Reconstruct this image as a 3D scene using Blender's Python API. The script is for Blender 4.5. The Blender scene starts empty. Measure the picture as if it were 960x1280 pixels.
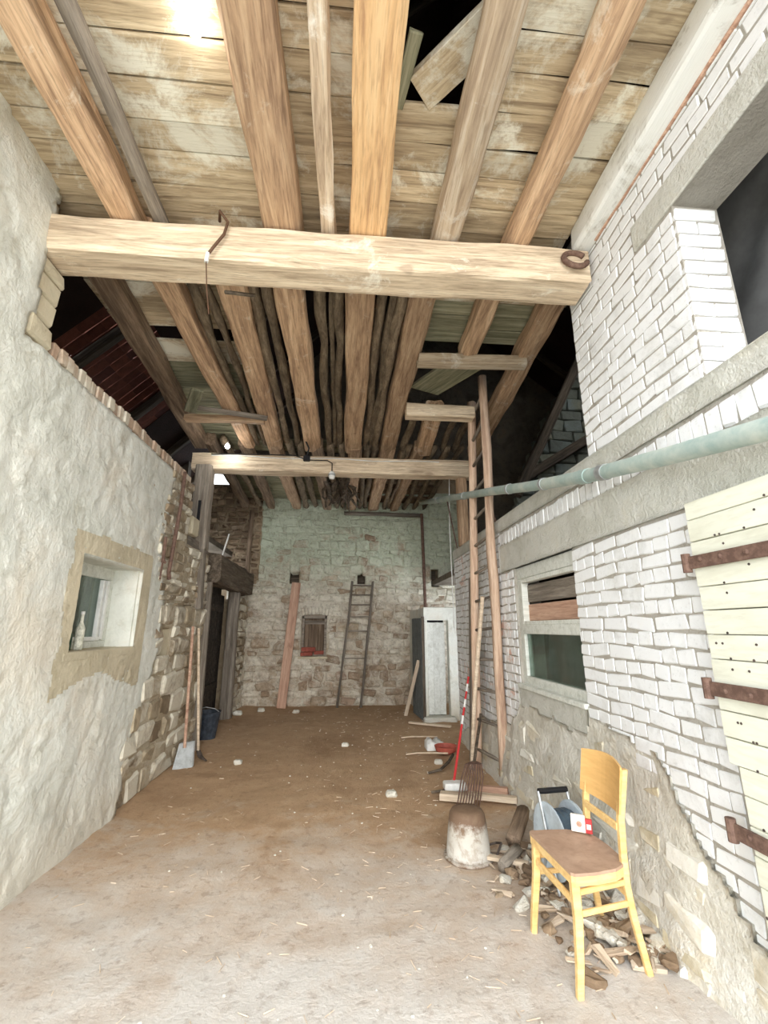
import bpy, math, random
import numpy as np
from mathutils import Vector, Matrix, noise
rnd = random.Random(11)
sc = bpy.context.scene
COL = sc.collection

# ------------------------------------------------------------------ camera, sky, light, exposure
F_PX = 560.0
PITCH = math.atan(145 / F_PX)
YAW = math.atan(50 / (F_PX / math.cos(PITCH)))
CAM = Vector((0, 0, 1.6))
cd = bpy.data.cameras.new('camera')
cam = bpy.data.objects.new('camera', cd); COL.objects.link(cam)
cam.location = CAM
cam.rotation_euler = (math.pi / 2 + PITCH, 0, -YAW)
cd.sensor_fit = 'VERTICAL'; cd.sensor_height = 36.0; cd.lens = F_PX / 1280 * 36.0
cd.clip_start = 0.05; cd.clip_end = 200
sc.camera = cam

wd = bpy.data.worlds.new('sky'); sc.world = wd; wd.use_nodes = True
wn = wd.node_tree.nodes; wl = wd.node_tree.links
bg = wn['Background']; bg.inputs['Strength'].default_value = 2.7
tc = wn.new('ShaderNodeTexCoord'); nz = wn.new('ShaderNodeTexNoise'); nz.inputs['Scale'].default_value = 1.6
nz.inputs['Detail'].default_value = 4
rp = wn.new('ShaderNodeValToRGB')
rp.color_ramp.elements[0].color = (0.78, 0.87, 1.0, 1); rp.color_ramp.elements[0].position = .35
rp.color_ramp.elements[1].color = (1.0, 1.0, 1.0, 1); rp.color_ramp.elements[1].position = .65
wl.new(tc.outputs['Generated'], nz.inputs['Vector']); wl.new(nz.outputs['Fac'], rp.inputs['Fac'])
wl.new(rp.outputs['Color'], bg.inputs['Color'])

sd = bpy.data.lights.new('fill_sun', 'SUN'); so = bpy.data.objects.new('fill_sun', sd); COL.objects.link(so)
sd.energy = 1.5; sd.angle = math.radians(50); sd.color = (1.0, .97, .92)
so.rotation_euler = Vector((0.03, 1.0, -0.20)).to_track_quat('-Z', 'Y').to_euler()   # sun added to light the back wall evenly; travels into the barn

# added area lamp, tops up the daylight from the open gate behind the camera
ad = bpy.data.lights.new('gate_fill', 'AREA'); ao = bpy.data.objects.new('gate_fill', ad); COL.objects.link(ao)
ad.shape = 'RECTANGLE'; ad.size = 4.4; ad.size_y = 3.6; ad.energy = 45; ad.color = (1, .98, .94)
ao.location = (-0.1, -1.2, 1.2); ao.rotation_euler = Vector((0, 1.0, .38)).to_track_quat('-Z', 'Y').to_euler()

sc.view_settings.view_transform = 'Standard'; sc.view_settings.look = 'None'
sc.view_settings.exposure = 0.80; sc.view_settings.gamma = 1.0; sc.view_settings.use_curve_mapping = False
sc.cycles.max_bounces = 8; sc.cycles.diffuse_bounces = 5

# ------------------------------------------------------------------ tagging helpers
def tag(o, label=None, cat=None, group=None, kind=None):
    if label: o['label'] = label
    if cat: o['category'] = cat
    if group: o['group'] = group
    if kind: o['kind'] = kind
    return o

def link(name, me, parent=None, mat=None):
    o = bpy.data.objects.new(name, me); COL.objects.link(o)
    if mat is not None and me is not None and not me.materials: me.materials.append(mat)
    if parent is not None: o.parent = parent
    return o

def empty(name, loc=(0, 0, 0)):
    o = bpy.data.objects.new(name, None); COL.objects.link(o); o.location = loc; o.empty_display_size = .1
    return o

class MB:
    def __init__(s): s.v = []; s.f = []
    def add(s, v, f):
        n = len(s.v); s.v += [tuple(p) for p in v]; s.f += [tuple(i + n for i in q) for q in f]; return s
    def box(s, x0, x1, y0, y1, z0, z1, M=None):
        v = [Vector(p) for p in ((x0,y0,z0),(x1,y0,z0),(x1,y1,z0),(x0,y1,z0),(x0,y0,z1),(x1,y0,z1),(x1,y1,z1),(x0,y1,z1))]
        if M is not None: v = [M @ p for p in v]
        return s.add(v, [(0,3,2,1),(4,5,6,7),(0,1,5,4),(1,2,6,5),(2,3,7,6),(3,0,4,7)])
    def bbox(s, x0, x1, y0, y1, z0, z1, b=.004, M=None):      # bevelled box
        v, f = bev_box(x1-x0, y1-y0, z1-z0, b); c = Vector(((x0+x1)/2, (y0+y1)/2, (z0+z1)/2))
        v = [Vector(p) + c for p in v]
        if M is not None: v = [M @ p for p in v]
        return s.add(v, f)
    def tube(s, pts, r, n=8, ec=1.0, twist=0.0, cap=True):
        pts = [Vector(p) for p in pts]
        rr = r if isinstance(r, (list, tuple)) else [r] * len(pts)
        rings = []; up = None
        for i, p in enumerate(pts):
            d = (pts[min(i+1, len(pts)-1)] - pts[max(i-1, 0)]).normalized()
            if up is None:
                up = Vector((0,0,1)) if abs(d.z) < .9 else Vector((0,1,0))
            a = d.cross(up).normalized(); b = a.cross(d).normalized(); up = b
            rings.append([p + (a * math.cos(t) + b * math.sin(t) * ec) * rr[i] for t in (2*math.pi*k/n + twist for k in range(n))])
        v = [q for R_ in rings for q in R_]; f = []
        for i in range(len(pts)-1):
            for k in range(n):
                f.append((i*n+k, i*n+(k+1) % n, (i+1)*n+(k+1) % n, (i+1)*n+k))
        if cap: f.append(tuple(range(n-1, -1, -1))); f.append(tuple((len(pts)-1)*n+k for k in range(n)))
        return s.add(v, f)
    def lathe(s, prof, n=24, M=None, cap=True):               # prof: (r, z)
        v = []; f = []
        for r, z in prof:
            for k in range(n):
                t = 2*math.pi*k/n; p = Vector((r*math.cos(t), r*math.sin(t), z)); v.append(M @ p if M is not None else p)
        for i in range(len(prof)-1):
            for k in range(n): f.append((i*n+k, i*n+(k+1) % n, (i+1)*n+(k+1) % n, (i+1)*n+k))
        if cap: f.append(tuple(range(n-1, -1, -1))); f.append(tuple((len(prof)-1)*n+k for k in range(n)))
        return s.add(v, f)
    def build(s, name, mat, parent=None, smooth=False, shift=None):
        v = s.v
        if shift is not None: v = [(p[0]-shift[0], p[1]-shift[1], p[2]-shift[2]) for p in v]
        me = bpy.data.meshes.new(name); me.from_pydata(v, [], s.f); me.materials.append(mat)
        if smooth: me.polygons.foreach_set('use_smooth', [True]*len(me.polygons))
        me.update()
        o = link(name, me, parent)
        if shift is not None and parent is None: o.location = shift
        return o

def bev_box(L, D, H, b):
    """chamfered box centred on the origin: 24 verts"""
    hx, hy, hz = L/2, D/2, H/2; b = min(b, hx*.6, hy*.6, hz*.6); v = []; idx = {}
    for sx in (-1,1):
        for sy in (-1,1):
            for sz in (-1,1):
                for ax in range(3):
                    p = [sx*(hx-b), sy*(hy-b), sz*(hz-b)]
                    p[ax] = (sx*hx, sy*hy, sz*hz)[ax]
                    idx[(sx,sy,sz,ax)] = len(v); v.append(tuple(p))
    f = []
    def q(a): f.append(tuple(idx[k] for k in a))
    S = (-1, 1)
    for s in S:
        a = [(s,-1,-1,0),(s,1,-1,0),(s,1,1,0),(s,-1,1,0)]; q(a if s > 0 else a[::-1])
        a = [(-1,s,-1,1),(-1,s,1,1),(1,s,1,1),(1,s,-1,1)]; q(a if s > 0 else a[::-1])
        a = [(-1,-1,s,2),(1,-1,s,2),(1,1,s,2),(-1,1,s,2)]; q(a if s > 0 else a[::-1])
    for a in S:
        for c in S:
            e = [(-1,a,c,1),(1,a,c,1),(1,a,c,2),(-1,a,c,2)]; q(e if a*c < 0 else e[::-1])
            e = [(a,-1,c,0),(a,1,c,0),(a,1,c,2),(a,-1,c,2)]; q(e if a*c > 0 else e[::-1])
            e = [(a,c,-1,0),(a,c,1,0),(a,c,1,1),(a,c,-1,1)]; q(e if a*c < 0 else e[::-1])
    for sx in S:
        for sy in S:
            for sz in S:
                e = [(sx,sy,sz,0),(sx,sy,sz,1),(sx,sy,sz,2)]; q(e if sx*sy*sz > 0 else e[::-1])
    return v, f

def seg(p, a, b):
    return Matrix.Translation(Vector(p))

def frame(p0, p1, up=(0,0,1)):
    p0 = Vector(p0); p1 = Vector(p1); x = (p1-p0).normalized(); u = Vector(up)
    y = u.cross(x).normalized(); z = x.cross(y)
    return Matrix(((x.x,y.x,z.x,p0.x),(x.y,y.y,z.y,p0.y),(x.z,y.z,z.z,p0.z),(0,0,0,1))), (p1-p0).length

def timber(name, p0, p1, w, h, mat, parent=None, rnd_k=.35, wob=.012, n=12, step=.25, up=(0,0,1), taper=0.0, knots=0):
    """hewn beam from p0 to p1 (axis), w across, h along up; superellipse section; local X is the grain"""
    M, L = frame(p0, p1, up); ns = max(3, int(L/step)); sd_ = rnd.uniform(0, 90); v = []; f = []
    e = rnd_k
    for i in range(ns+1):
        x = L*i/ns; s = 1 - taper*i/ns
        cy = wob*1.4*noise.noise((x*.8, sd_, 3)); cz = wob*1.0*noise.noise((x*.8, sd_, 9))
        for k in range(n):
            t = 2*math.pi*(k+.5)/n; c, q = math.cos(t), math.sin(t)
            r = 1 + wob/max(w, .02)*2.2*noise.noise((x*2.2, c*1.5+sd_, q*1.5))
            v.append((x + (rnd.uniform(-.01,.01) if i in (0, ns) else 0), math.copysign(abs(c)**e, c)*w/2*s*r + cy, math.copysign(abs(q)**e, q)*h/2*s*r + cz))
    for i in range(ns):
        for k in range(n): f.append((i*n+k, (i+1)*n+k, (i+1)*n+(k+1) % n, i*n+(k+1) % n))
    f.append(tuple(range(n))); f.append(tuple(ns*n+k for k in range(n-1,-1,-1)))
    me = bpy.data.meshes.new(name); me.from_pydata(v, [], f); me.materials.append(mat); me.update()
    if rnd_k > .6: me.polygons.foreach_set('use_smooth', [True]*len(me.polygons))
    o = link(name, me, parent)
    if parent is not None: M = parent.matrix_basis.inverted() @ M
    o.matrix_basis = M
    return o

def board(name, p0, p1, w, t, mat, parent=None, up=(0,0,1), bev=.004, jit=.004):
    """sawn board p0->p1, w across, t along up"""
    M, L = frame(p0, p1, up); v, f = bev_box(L, w, t, bev)
    v = [(p[0]+L/2+rnd.uniform(-jit,jit), p[1]+rnd.uniform(-jit,jit), p[2]+rnd.uniform(-jit,jit)*.5) for p in v]
    me = bpy.data.meshes.new(name); me.from_pydata(v, [], f); me.materials.append(mat); me.update()
    o = link(name, me, parent)
    if parent is not None: M = parent.matrix_basis.inverted() @ M
    o.matrix_basis = M
    return o

# ------------------------------------------------------------------ materials
def S(r, g, b):                                                   # sRGB 0-255 -> linear
    return tuple(((c/255)/12.92 if c/255 <= .04045 else ((c/255+.055)/1.055)**2.4) for c in (r, g, b)) + (1,)

class NT:
    def __init__(s, name, rough=.85):
        s.m = bpy.data.materials.new(name); s.m.use_nodes = True; s.t = s.m.node_tree; s.n = s.t.nodes; s.l = s.t.links
        s.b = s.n['Principled BSDF']; s.b.inputs['Roughness'].default_value = rough
        s.b.inputs['Specular IOR Level'].default_value = .25
    def node(s, t, **k):
        n = s.n.new(t)
        for a, b in k.items():
            if a in n.inputs: n.inputs[a].default_value = b
            else: setattr(n, a, b)
        return n
    def coord(s, kind='Object', scale=(1,1,1)):
        if kind == 'World': g = s.node('ShaderNodeNewGeometry'); out = g.outputs['Position']
        else: g = s.node('ShaderNodeTexCoord'); out = g.outputs[kind]
        m = s.node('ShaderNodeMapping'); m.inputs['Scale'].default_value = scale; s.l.new(out, m.inputs['Vector']); return m.outputs[0]
    def rand(s): return s.node('ShaderNodeObjectInfo').outputs['Random']
    def noise(s, vec, scale=5, detail=4, rough=.6, dist=0):
        n = s.node('ShaderNodeTexNoise'); n.inputs['Scale'].default_value = scale; n.inputs['Detail'].default_value = detail
        n.inputs['Roughness'].default_value = rough; n.inputs['Distortion'].default_value = dist; s.l.new(vec, n.inputs['Vector']); return n.outputs['Fac']
    def ramp(s, fac, stops):
        r = s.node('ShaderNodeValToRGB'); e = r.color_ramp.elements
        while len(e) < len(stops): e.new(.5)
        for i, (p, c) in enumerate(stops):
            e[i].position = p; e[i].color = c if isinstance(c, tuple) else (c, c, c, 1)
        s.l.new(fac, r.inputs['Fac']); return r.outputs['Color']
    def mix(s, fac, a, b, mode='MIX'):
        m = s.node('ShaderNodeMix', data_type='RGBA', blend_type=mode)
        for i, x in ((0, fac), (6, a), (7, b)):
            if isinstance(x, (int, float)): m.inputs[i].default_value = x
            elif isinstance(x, tuple): m.inputs[i].default_value = x
            else: s.l.new(x, m.inputs[i])
        return m.outputs[2]
    def math(s, op, a, b=0.0):
        m = s.node('ShaderNodeMath', operation=op)
        for i, x in enumerate((a, b)):
            if isinstance(x, (int, float)): m.inputs[i].default_value = x
            else: s.l.new(x, m.inputs[i])
        return m.outputs[0]
    def addvec(s, vec, val, k=(13, 7, 5)):
        c = s.node('ShaderNodeVectorMath', operation='SCALE'); c.inputs[0].default_value = k; s.l.new(val, c.inputs['Scale'])
        a = s.node('ShaderNodeVectorMath', operation='ADD'); s.l.new(vec, a.inputs[0]); s.l.new(c.outputs[0], a.inputs[1]); return a.outputs[0]
    def color(s, c): 
        if isinstance(c, tuple): s.b.inputs['Base Color'].default_value = c
        else: s.l.new(c, s.b.inputs['Base Color'])
        return s
    def bump(s, h, strength=.4, dist=.02):
        b = s.node('ShaderNodeBump'); b.inputs['Strength'].default_value = strength; b.inputs['Distance'].default_value = dist
        s.l.new(h, b.inputs['Height']); s.l.new(b.outputs[0], s.b.inputs['Normal']); return s
    def sepz(s, ax='Z'):
        g = s.node('ShaderNodeNewGeometry'); p = s.node('ShaderNodeSeparateXYZ'); s.l.new(g.outputs['Position'], p.inputs[0]); return p.outputs[ax]

def wood(name, dark, mid, light, white=None, wamt=.5, vary=.25, rough=.8, grain=(.7, 10, 10), bump=.35, sat=.78):
    t = NT(name, rough); r = t.rand()
    v = t.addvec(t.coord('Object', grain), r, (31, 17, 23))
    n1 = t.noise(v, 2.0, 8, .65, .6); n2 = t.noise(v, 9.0, 4, .6, .3)
    c = t.ramp(n1, [(.28, dark), (.5, mid), (.72, light)])
    c = t.mix(t.math('MULTIPLY', t.ramp(n2, [(.35, 1.0), (.5, 0.0)]), .45), c, dark)
    kv = t.addvec(t.coord('Object', (2.2, 5, 5)), r, (11, 27, 13))
    kn = t.ramp(t.noise(kv, 1.5, 2, .5), [(.70, 0.0), (.76, 1.0)]); c = t.mix(t.math('MULTIPLY', kn, .55), c, dark)
    if white is not None:
        wv = t.coord('World', (1.2, 1.2, 1.2)); wn_ = t.noise(wv, 1.8, 9, .72, .4)
        c = t.mix(t.ramp(wn_, [(.62-.3*wamt, 0.0), (.72-.3*wamt, 1.0)]), c, white)
    hs = t.node('ShaderNodeHueSaturation'); t.l.new(c, hs.inputs['Color'])
    hs.inputs['Saturation'].default_value = sat; t.l.new(t.math('ADD', t.math('MULTIPLY', r, vary*2), 1-vary), hs.inputs['Value'])
    t.color(hs.outputs[0]); t.bump(t.math('ADD', n1, n2), bump, .01)
    return t.m

M = {}
M['beam'] = wood('hewn_beam_wood', S(138,112,82), S(205,180,142), S(232,214,180), white=S(233,226,205), wamt=.15)
M['joist'] = wood('joist_wood', S(120,84,54), S(190,148,100), S(222,186,138), white=S(220,205,178), wamt=.10)
M['joist_orange'] = wood('orange_joist_wood', S(165,110,55), S(222,170,92), S(238,198,130), wamt=0)
M['joist_pale'] = wood('pale_joist_wood', S(150,120,90), S(208,180,142), S(236,222,196), white=S(236,230,215), wamt=.3)
M['joist_dark'] = wood('dark_joist_wood', S(78,60,42), S(130,104,76), S(168,140,106))
M['pole'] = wood('pole_bark', S(74,60,42), S(122,102,74), S(158,136,102), grain=(2, 8, 8), bump=.6)
M['deck'] = wood('deck_plank_wood', S(136,112,78), S(194,170,126), S(222,202,160), white=S(226,222,200), wamt=.42, vary=.18)
M['deck_wood2'] = wood('mossy_plank_wood', S(92,92,66), S(140,138,104), S(176,172,140))
M['ladder'] = wood('ladder_wood', S(146,102,70), S(200,162,126), S(220,190,158), vary=.1)
M['grey_wood'] = wood('weathered_grey_wood', S(88,78,66), S(132,120,104), S(168,156,138))
M['plank_red'] = wood('reddish_plank_wood', S(146,96,66), S(190,142,108), S(210,168,134), vary=.1)
M['pale_wood'] = wood('pale_pole_wood', S(170,144,112), S(208,184,150), S(226,206,176), vary=.08)
M['old_dark'] = wood('old_dark_timber', S(52,42,32), S(92,78,60), S(126,110,88))
M['whitewashed_wood'] = wood('whitewashed_timber', S(150,140,122), S(222,222,212), S(240,240,232), white=S(240,242,236), wamt=.8, vary=.04)
M['door_dark'] = wood('dark_door_planks', S(34,30,26), S(62,54,46), S(92,80,66), grain=(8,8,.7))
M['slate_door'] = wood('grey_door_paint', S(84,92,92), S(104,112,112), S(126,132,130), grain=(6,6,.8), vary=.05)
M['white_door'] = wood('white_door_paint', S(180,180,168), S(206,208,198), S(222,224,216), grain=(6,6,.8), vary=.05)
M['floor_litter'] = wood('straw_and_chips', S(150,122,92), S(196,172,140), S(224,208,182))
M['chair_wood'] = wood('yellow_beech_lacquer', S(208,162,84), S(232,192,114), S(240,208,138), vary=.03, rough=.4, bump=.08, sat=.9)
M['chair_seat'] = wood('brown_seat_board', S(158,118,86), S(176,136,102), S(190,150,116), vary=.02, rough=.55, bump=.05, grain=(3,3,3))
M['chair_back'] = wood('honey_plywood', S(204,152,72), S(220,170,90), S(228,180,100), vary=.02, rough=.4, bump=.05, grain=(4,1,8), sat=.9)
M['cream_paint'] = wood('cream_gate_paint', S(206,204,178), S(222,222,198), S(230,231,210), vary=.035, grain=(1,6,6), bump=.15)
M['window_paint'] = wood('window_frame_paint', S(186,188,172), S(214,216,204), S(226,228,218), vary=.03, bump=.15)

def plaster(name, base, shade, stain, warm, bump=.6, sc_=1.0, dark_low=None):
    t = NT(name, .93); v = t.coord('World'); n1 = t.noise(v, 1.1*sc_, 9, .68, .5); n2 = t.noise(v, 4.5*sc_, 8, .7, .8); n3 = t.noise(v, 22*sc_, 5, .65)
    c = t.ramp(n1, [(.30, warm), (.46, base), (.60, shade), (.74, base)])
    c = t.mix(t.math('MULTIPLY', t.ramp(n2, [(.54, 0.0), (.68, 1.0)]), .55), c, stain)
    c = t.mix(t.math('MULTIPLY', t.ramp(n3, [(.60, 0.0), (.72, 1.0)]), .25), c, stain)
    if dark_low is not None:
        z = t.sepz('Z'); zz = t.math('ADD', z, t.math('MULTIPLY', n2, .9)); c = t.mix(t.ramp(zz, [(.55, .8), (1.05, 0.0)]), c, dark_low)
    t.color(c); t.bump(t.math('ADD', t.math('MULTIPLY', n2, 1.2), n3), bump, .02); return t.m

M['plaster'] = plaster('lime_plaster', S(228,229,219), S(212,214,203), S(184,181,162), S(222,216,200), .7, 1.0, S(206,200,184))
M['plaster_warm'] = plaster('bare_sand_plaster', S(206,196,170), S(192,182,156), S(170,158,130), S(212,200,172), .5, 1.6)
M['concrete'] = plaster('cast_concrete', S(212,211,201), S(198,197,185), S(170,168,150), S(206,202,186), .8, 2.2)
M['found'] = plaster('foundation_render', S(222,219,208), S(208,203,188), S(176,164,138), S(212,198,168), 1.0, 1.3)
M['mortar_white'] = plaster('whitewashed_mortar', S(178,173,162), S(164,158,146), S(128,120,106), S(184,179,167), .6, 3)
M['mortar_brown'] = plaster('old_earth_mortar', S(168,150,124), S(146,128,104), S(110,94,76), S(180,160,130), .9, 2.2)
M['mortar_left'] = plaster('left_wall_mortar', S(196,184,160), S(176,160,134), S(136,118,92), S(206,194,170), 1.0, 2.4)
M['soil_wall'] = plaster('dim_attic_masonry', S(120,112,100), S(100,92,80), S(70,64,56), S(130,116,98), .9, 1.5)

def masonry_mat(name, cols, wash, wash_lo, wash_hi, washvar=.5, rough=.9, zgrad=None, green=None, bump=.6, pink=None):
    t = NT(name, rough); r = t.rand(); w = t.coord('World'); vv = t.addvec(t.coord('World'), r, (5,9,3))
    n2 = t.noise(vv, 7, 7, .7, .5); n3 = t.noise(vv, 30, 4, .7)
    n = len(cols); base = t.ramp(t.math('FRACT', t.math('MULTIPLY', r, 7.31)), [((i+.5)/n, c) for i, c in enumerate(cols)])
    base = t.mix(t.math('MULTIPLY', t.ramp(n2, [(.38, 1.0), (.56, 0.0)]), .45), base, tuple(c*.45 for c in cols[0][:3]) + (1,))
    wn_ = t.noise(w, 2.1, 9, .75, .5)
    if zgrad is not None:                                       # whitewash survives better higher up
        wn_ = t.math('ADD', wn_, t.math('MULTIPLY', t.math('SUBTRACT', t.sepz('Z'), zgrad[0]), zgrad[1]))
    wn_ = t.math('ADD', wn_, t.math('MULTIPLY', t.math('SUBTRACT', r, .5), washvar*.25))
    wc = wash
    if green is not None:
        gz = t.math('ADD', t.sepz('Z'), t.math('MULTIPLY', n2, 1.2)); wc = t.mix(t.ramp(t.math('MULTIPLY', gz, .2), [(.56, 0.0), (.76, .85)]), wash, green)
    c = t.mix(t.ramp(wn_, [(wash_lo, 0.0), (wash_hi, 1.0)]), base, wc)
    if zgrad is not None:
        mt = t.noise(vv, 11, 7, .78, .4); c = t.mix(t.math('MULTIPLY', t.ramp(mt, [(.36, 1.0), (.5, 0.0)]), .5), c, S(112,100,82))
        c = t.mix(t.math('MULTIPLY', t.ramp(mt, [(.56, 0.0), (.68, 1.0)]), .5), c, S(232,226,212))
    if pink is not None:
        pn = t.noise(vv, 3, 6, .75, .3); pm = t.math('MULTIPLY', t.ramp(pn, [(.56, 0.0), (.64, .8)]), t.ramp(t.math('MULTIPLY', t.sepz('Y'), .1), [(.42, 0.0), (.47, 1.0)])); c = t.mix(pm, c, pink)
    c = t.mix(t.math('MULTIPLY', t.ramp(n3, [(.58, 0.0), (.7, 1.0)]), .3), c, tuple(x*.6 for x in cols[0][:3]) + (1,))
    t.color(c); t.bump(t.math('ADD', n2, t.math('MULTIPLY', n3, .5)), bump, .015); return t.m

M['white_brick'] = masonry_mat('whitewashed_brick', [S(214,214,210), S(224,224,220), S(208,208,204), S(228,228,224)], S(232,233,232), .30, .5, .3, bump=.35, pink=S(214,164,138))
M['stone_left'] = masonry_mat('left_wall_stone', [S(134,118,96), S(172,156,130), S(152,138,116), S(186,172,146), S(160,142,118)], S(212,206,188), .42, .60, 1.2)
M['stone_back'] = masonry_mat('back_wall_stone', [S(152,130,108), S(180,160,136), S(164,144,122), S(196,180,156), S(172,150,130)], S(220,214,198), .38, .60, .9, zgrad=(1.6, .045), green=S(186,196,172), bump=1.2)
M['stone_brown'] = masonry_mat('brown_soil_stone', [S(118,98,78), S(144,122,98), S(128,108,88), S(156,134,108)], S(176,160,136), .55, .75, 1.0)
M['stone_yellow'] = masonry_mat('yellow_foundation_stone', [S(206,194,164), S(214,204,178), S(196,184,156), S(222,214,194)], S(224,221,210), .36, .56, 1.0)
M['stone_teal'] = masonry_mat('gable_block_stone', [S(120,124,112), S(132,136,122), S(108,114,108), S(140,140,122)], S(128,138,134), .5, .7, 1.0)
M['cap_brick'] = masonry_mat('wall_top_brick', [S(186,160,138), S(204,180,156), S(192,172,150)], S(214,206,188), .42, .62, 1.0)
M['tile'] = masonry_mat('clay_roof_tile', [S(112,66,54), S(132,80,64), S(96,58,50)], S(160,110,90), .8, .95, .6)

# floor
t = NT('trodden_earth', .95); v = t.coord('World'); n1 = t.noise(v, .8, 8, .66, .5); n2 = t.noise(v, 5, 8, .72, .4); n3 = t.noise(v, 40, 5, .7)
c = t.ramp(n1, [(.3, S(156,126,96)), (.5, S(184,154,122)), (.7, S(170,142,110))])
c = t.mix(t.math('MULTIPLY', t.ramp(n2, [(.5, 0.0), (.66, 1.0)]), .5), c, S(196,170,138))
pale_near = t.math('ADD', t.math('MULTIPLY', t.sepz('Y'), -.12), t.math('MULTIPLY', n1, .55))   # floor turns paler and greyer towards the front, ragged edge
pale_near = t.math('ADD', pale_near, t.math('MULTIPLY', n2, .25))
c = t.mix(t.ramp(t.math('ADD', pale_near, .5), [(.36, 0.0), (.62, .9)]), c, S(208,204,197))
c = t.mix(t.math('MULTIPLY', t.ramp(n3, [(.62, 0.0), (.72, 1.0)]), .35), c, S(222,212,194))
c = t.mix(t.math('MULTIPLY', t.ramp(t.noise(v, 14, 6, .7), [(.36, 1.0), (.46, 0.0)]), .3), c, S(112,84,60))
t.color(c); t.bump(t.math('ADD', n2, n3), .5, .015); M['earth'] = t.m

def plain(name, col, rough=.6, metal=0.0, spot=None, bump=.1, sc_=12):
    t = NT(name, rough); v = t.coord('Object'); n = t.noise(v, sc_, 6, .7)
    c = t.mix(t.ramp(n, [(.42, 0.0), (.66, 1.0)]), col, spot if spot is not None else tuple(x*.75 for x in col[:3]) + (1,))
    t.color(c); t.bump(n, bump, .005); t.b.inputs['Metallic'].default_value = metal; return t.m
M['pipe'] = plain('grey_green_pipe', S(150,168,162), .45, 0, S(184,192,182), .1, 5)
M['rust'] = plain('rusty_iron', S(98,76,66), .8, .1, S(130,104,90), .4, 25)
M['iron'] = plain('dark_iron', S(70,62,56), .7, .3, S(104,92,84))
M['cable'] = plain('brown_cable', S(100,74,56), .6)
M['black'] = plain('black_plastic_and_shade', S(34,34,36), .5)
M['white_plastic'] = plain('white_plastic', S(232,232,228), .5, 0, S(212,212,206))
M['red_plastic'] = plain('red_plastic', S(196,60,60), .4)
M['terracotta'] = plain('red_bowl', S(176,92,76), .6, 0, S(150,76,64))
M['brick_red'] = plain('red_brick_clay', S(158,88,74), .9, 0, S(126,66,56), .4)
M['tarp'] = plain('grey_sheet', S(112,112,110), .7, 0, S(92,92,90), .3, 3)
M['metal'] = plain('galvanised_metal', S(180,184,184), .45, .5, S(150,152,150))
M['reel_blue'] = plain('reel_cable', S(84,100,112), .5, 0, S(60,74,86), .3)
M['reel_white'] = plain('reel_flange_plastic', S(196,208,216), .4)
M['gravel'] = plaster('yard_gravel', S(186,180,168), S(170,164,152), S(150,144,132), S(178,168,150), .5)
M['paper'] = plain('packet_card', S(236,228,214), .6)
M['rubber'] = plain('blue_black_bucket_plastic', S(46,52,60), .5, 0, S(70,78,88))
M['bottle_green'] = plain('green_bottle_glass', S(58,78,62), .15)
M['bottle_white'] = plain('white_bottle', S(226,224,208), .4, 0, S(160,160,140), .05, 30)
t = NT('zinc_bucket', .7); v = t.coord('World'); n = t.noise(v, 14, 6, .7, .4); z = t.math('ADD', t.sepz('Z'), t.math('MULTIPLY', n, .25))
c = t.ramp(z, [(.12, S(120,98,78)), (.17, S(196,192,182)), (.30, S(186,180,168)), (.36, S(112,90,72))])
c = t.mix(t.math('MULTIPLY', t.ramp(n, [(.5, 0.0), (.62, 1.0)]), .4), c, S(134,112,90)); t.color(c); t.bump(n, .3, .01); M['bucket'] = t.m
def emis(name, col, k):
    t = NT(name); t.b.inputs['Emission Color'].default_value = col; t.b.inputs['Emission Strength'].default_value = k; t.color(col); return t.m
M['bulb'] = emis('bright_spot_glow', (1, .97, .9, 1), 30)
def glass(name, col, tr):
    m = bpy.data.materials.new(name); m.use_nodes = True; n = m.node_tree.nodes; l = m.node_tree.links; n.clear()
    o = n.new('ShaderNodeOutputMaterial'); g = n.new('ShaderNodeBsdfGlossy'); g.inputs['Roughness'].default_value = .08; g.inputs['Color'].default_value = (.9,.95,.93,1)
    tt = n.new('ShaderNodeBsdfTransparent'); tt.inputs['Color'].default_value = col
    d = n.new('ShaderNodeBsdfDiffuse'); d.inputs['Color'].default_value = S(112,130,120)
    a = n.new('ShaderNodeMixShader'); a.inputs[0].default_value = tr; l.new(tt.outputs[0], a.inputs[1]); l.new(d.outputs[0], a.inputs[2])
    b = n.new('ShaderNodeMixShader'); b.inputs[0].default_value = .12; l.new(a.outputs[0], b.inputs[1]); l.new(g.outputs[0], b.inputs[2]); l.new(b.outputs[0], o.inputs[0]); return m
M['glass'] = glass('dusty_window_glass', (.75,.82,.78,1), .15)

# ------------------------------------------------------------------ masonry builders
def stone_protos(name, L, D, H, bev, jit, n, mat, dj=.8):
    out = []
    for i in range(n):
        v, f = bev_box(L, D, H, bev)
        off = {}
        vv = []
        for p in v:
            k = (p[0] > 0, p[1] > 0, p[2] > 0)
            if k not in off: off[k] = (rnd.uniform(-jit,jit)*1.4, rnd.uniform(-jit,jit)*dj, rnd.uniform(-jit,jit))
            o = off[k]; q = jit*.35
            vv.append((p[0]+o[0]+rnd.uniform(-q,q), p[1]+o[1]+rnd.uniform(-q,q)*dj, p[2]+o[2]+rnd.uniform(-q,q)))
        me = bpy.data.meshes.new(name); me.from_pydata(vv, [], f); me.materials.append(mat); me.update(); out.append((me, L, D, H))
    return out

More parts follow.
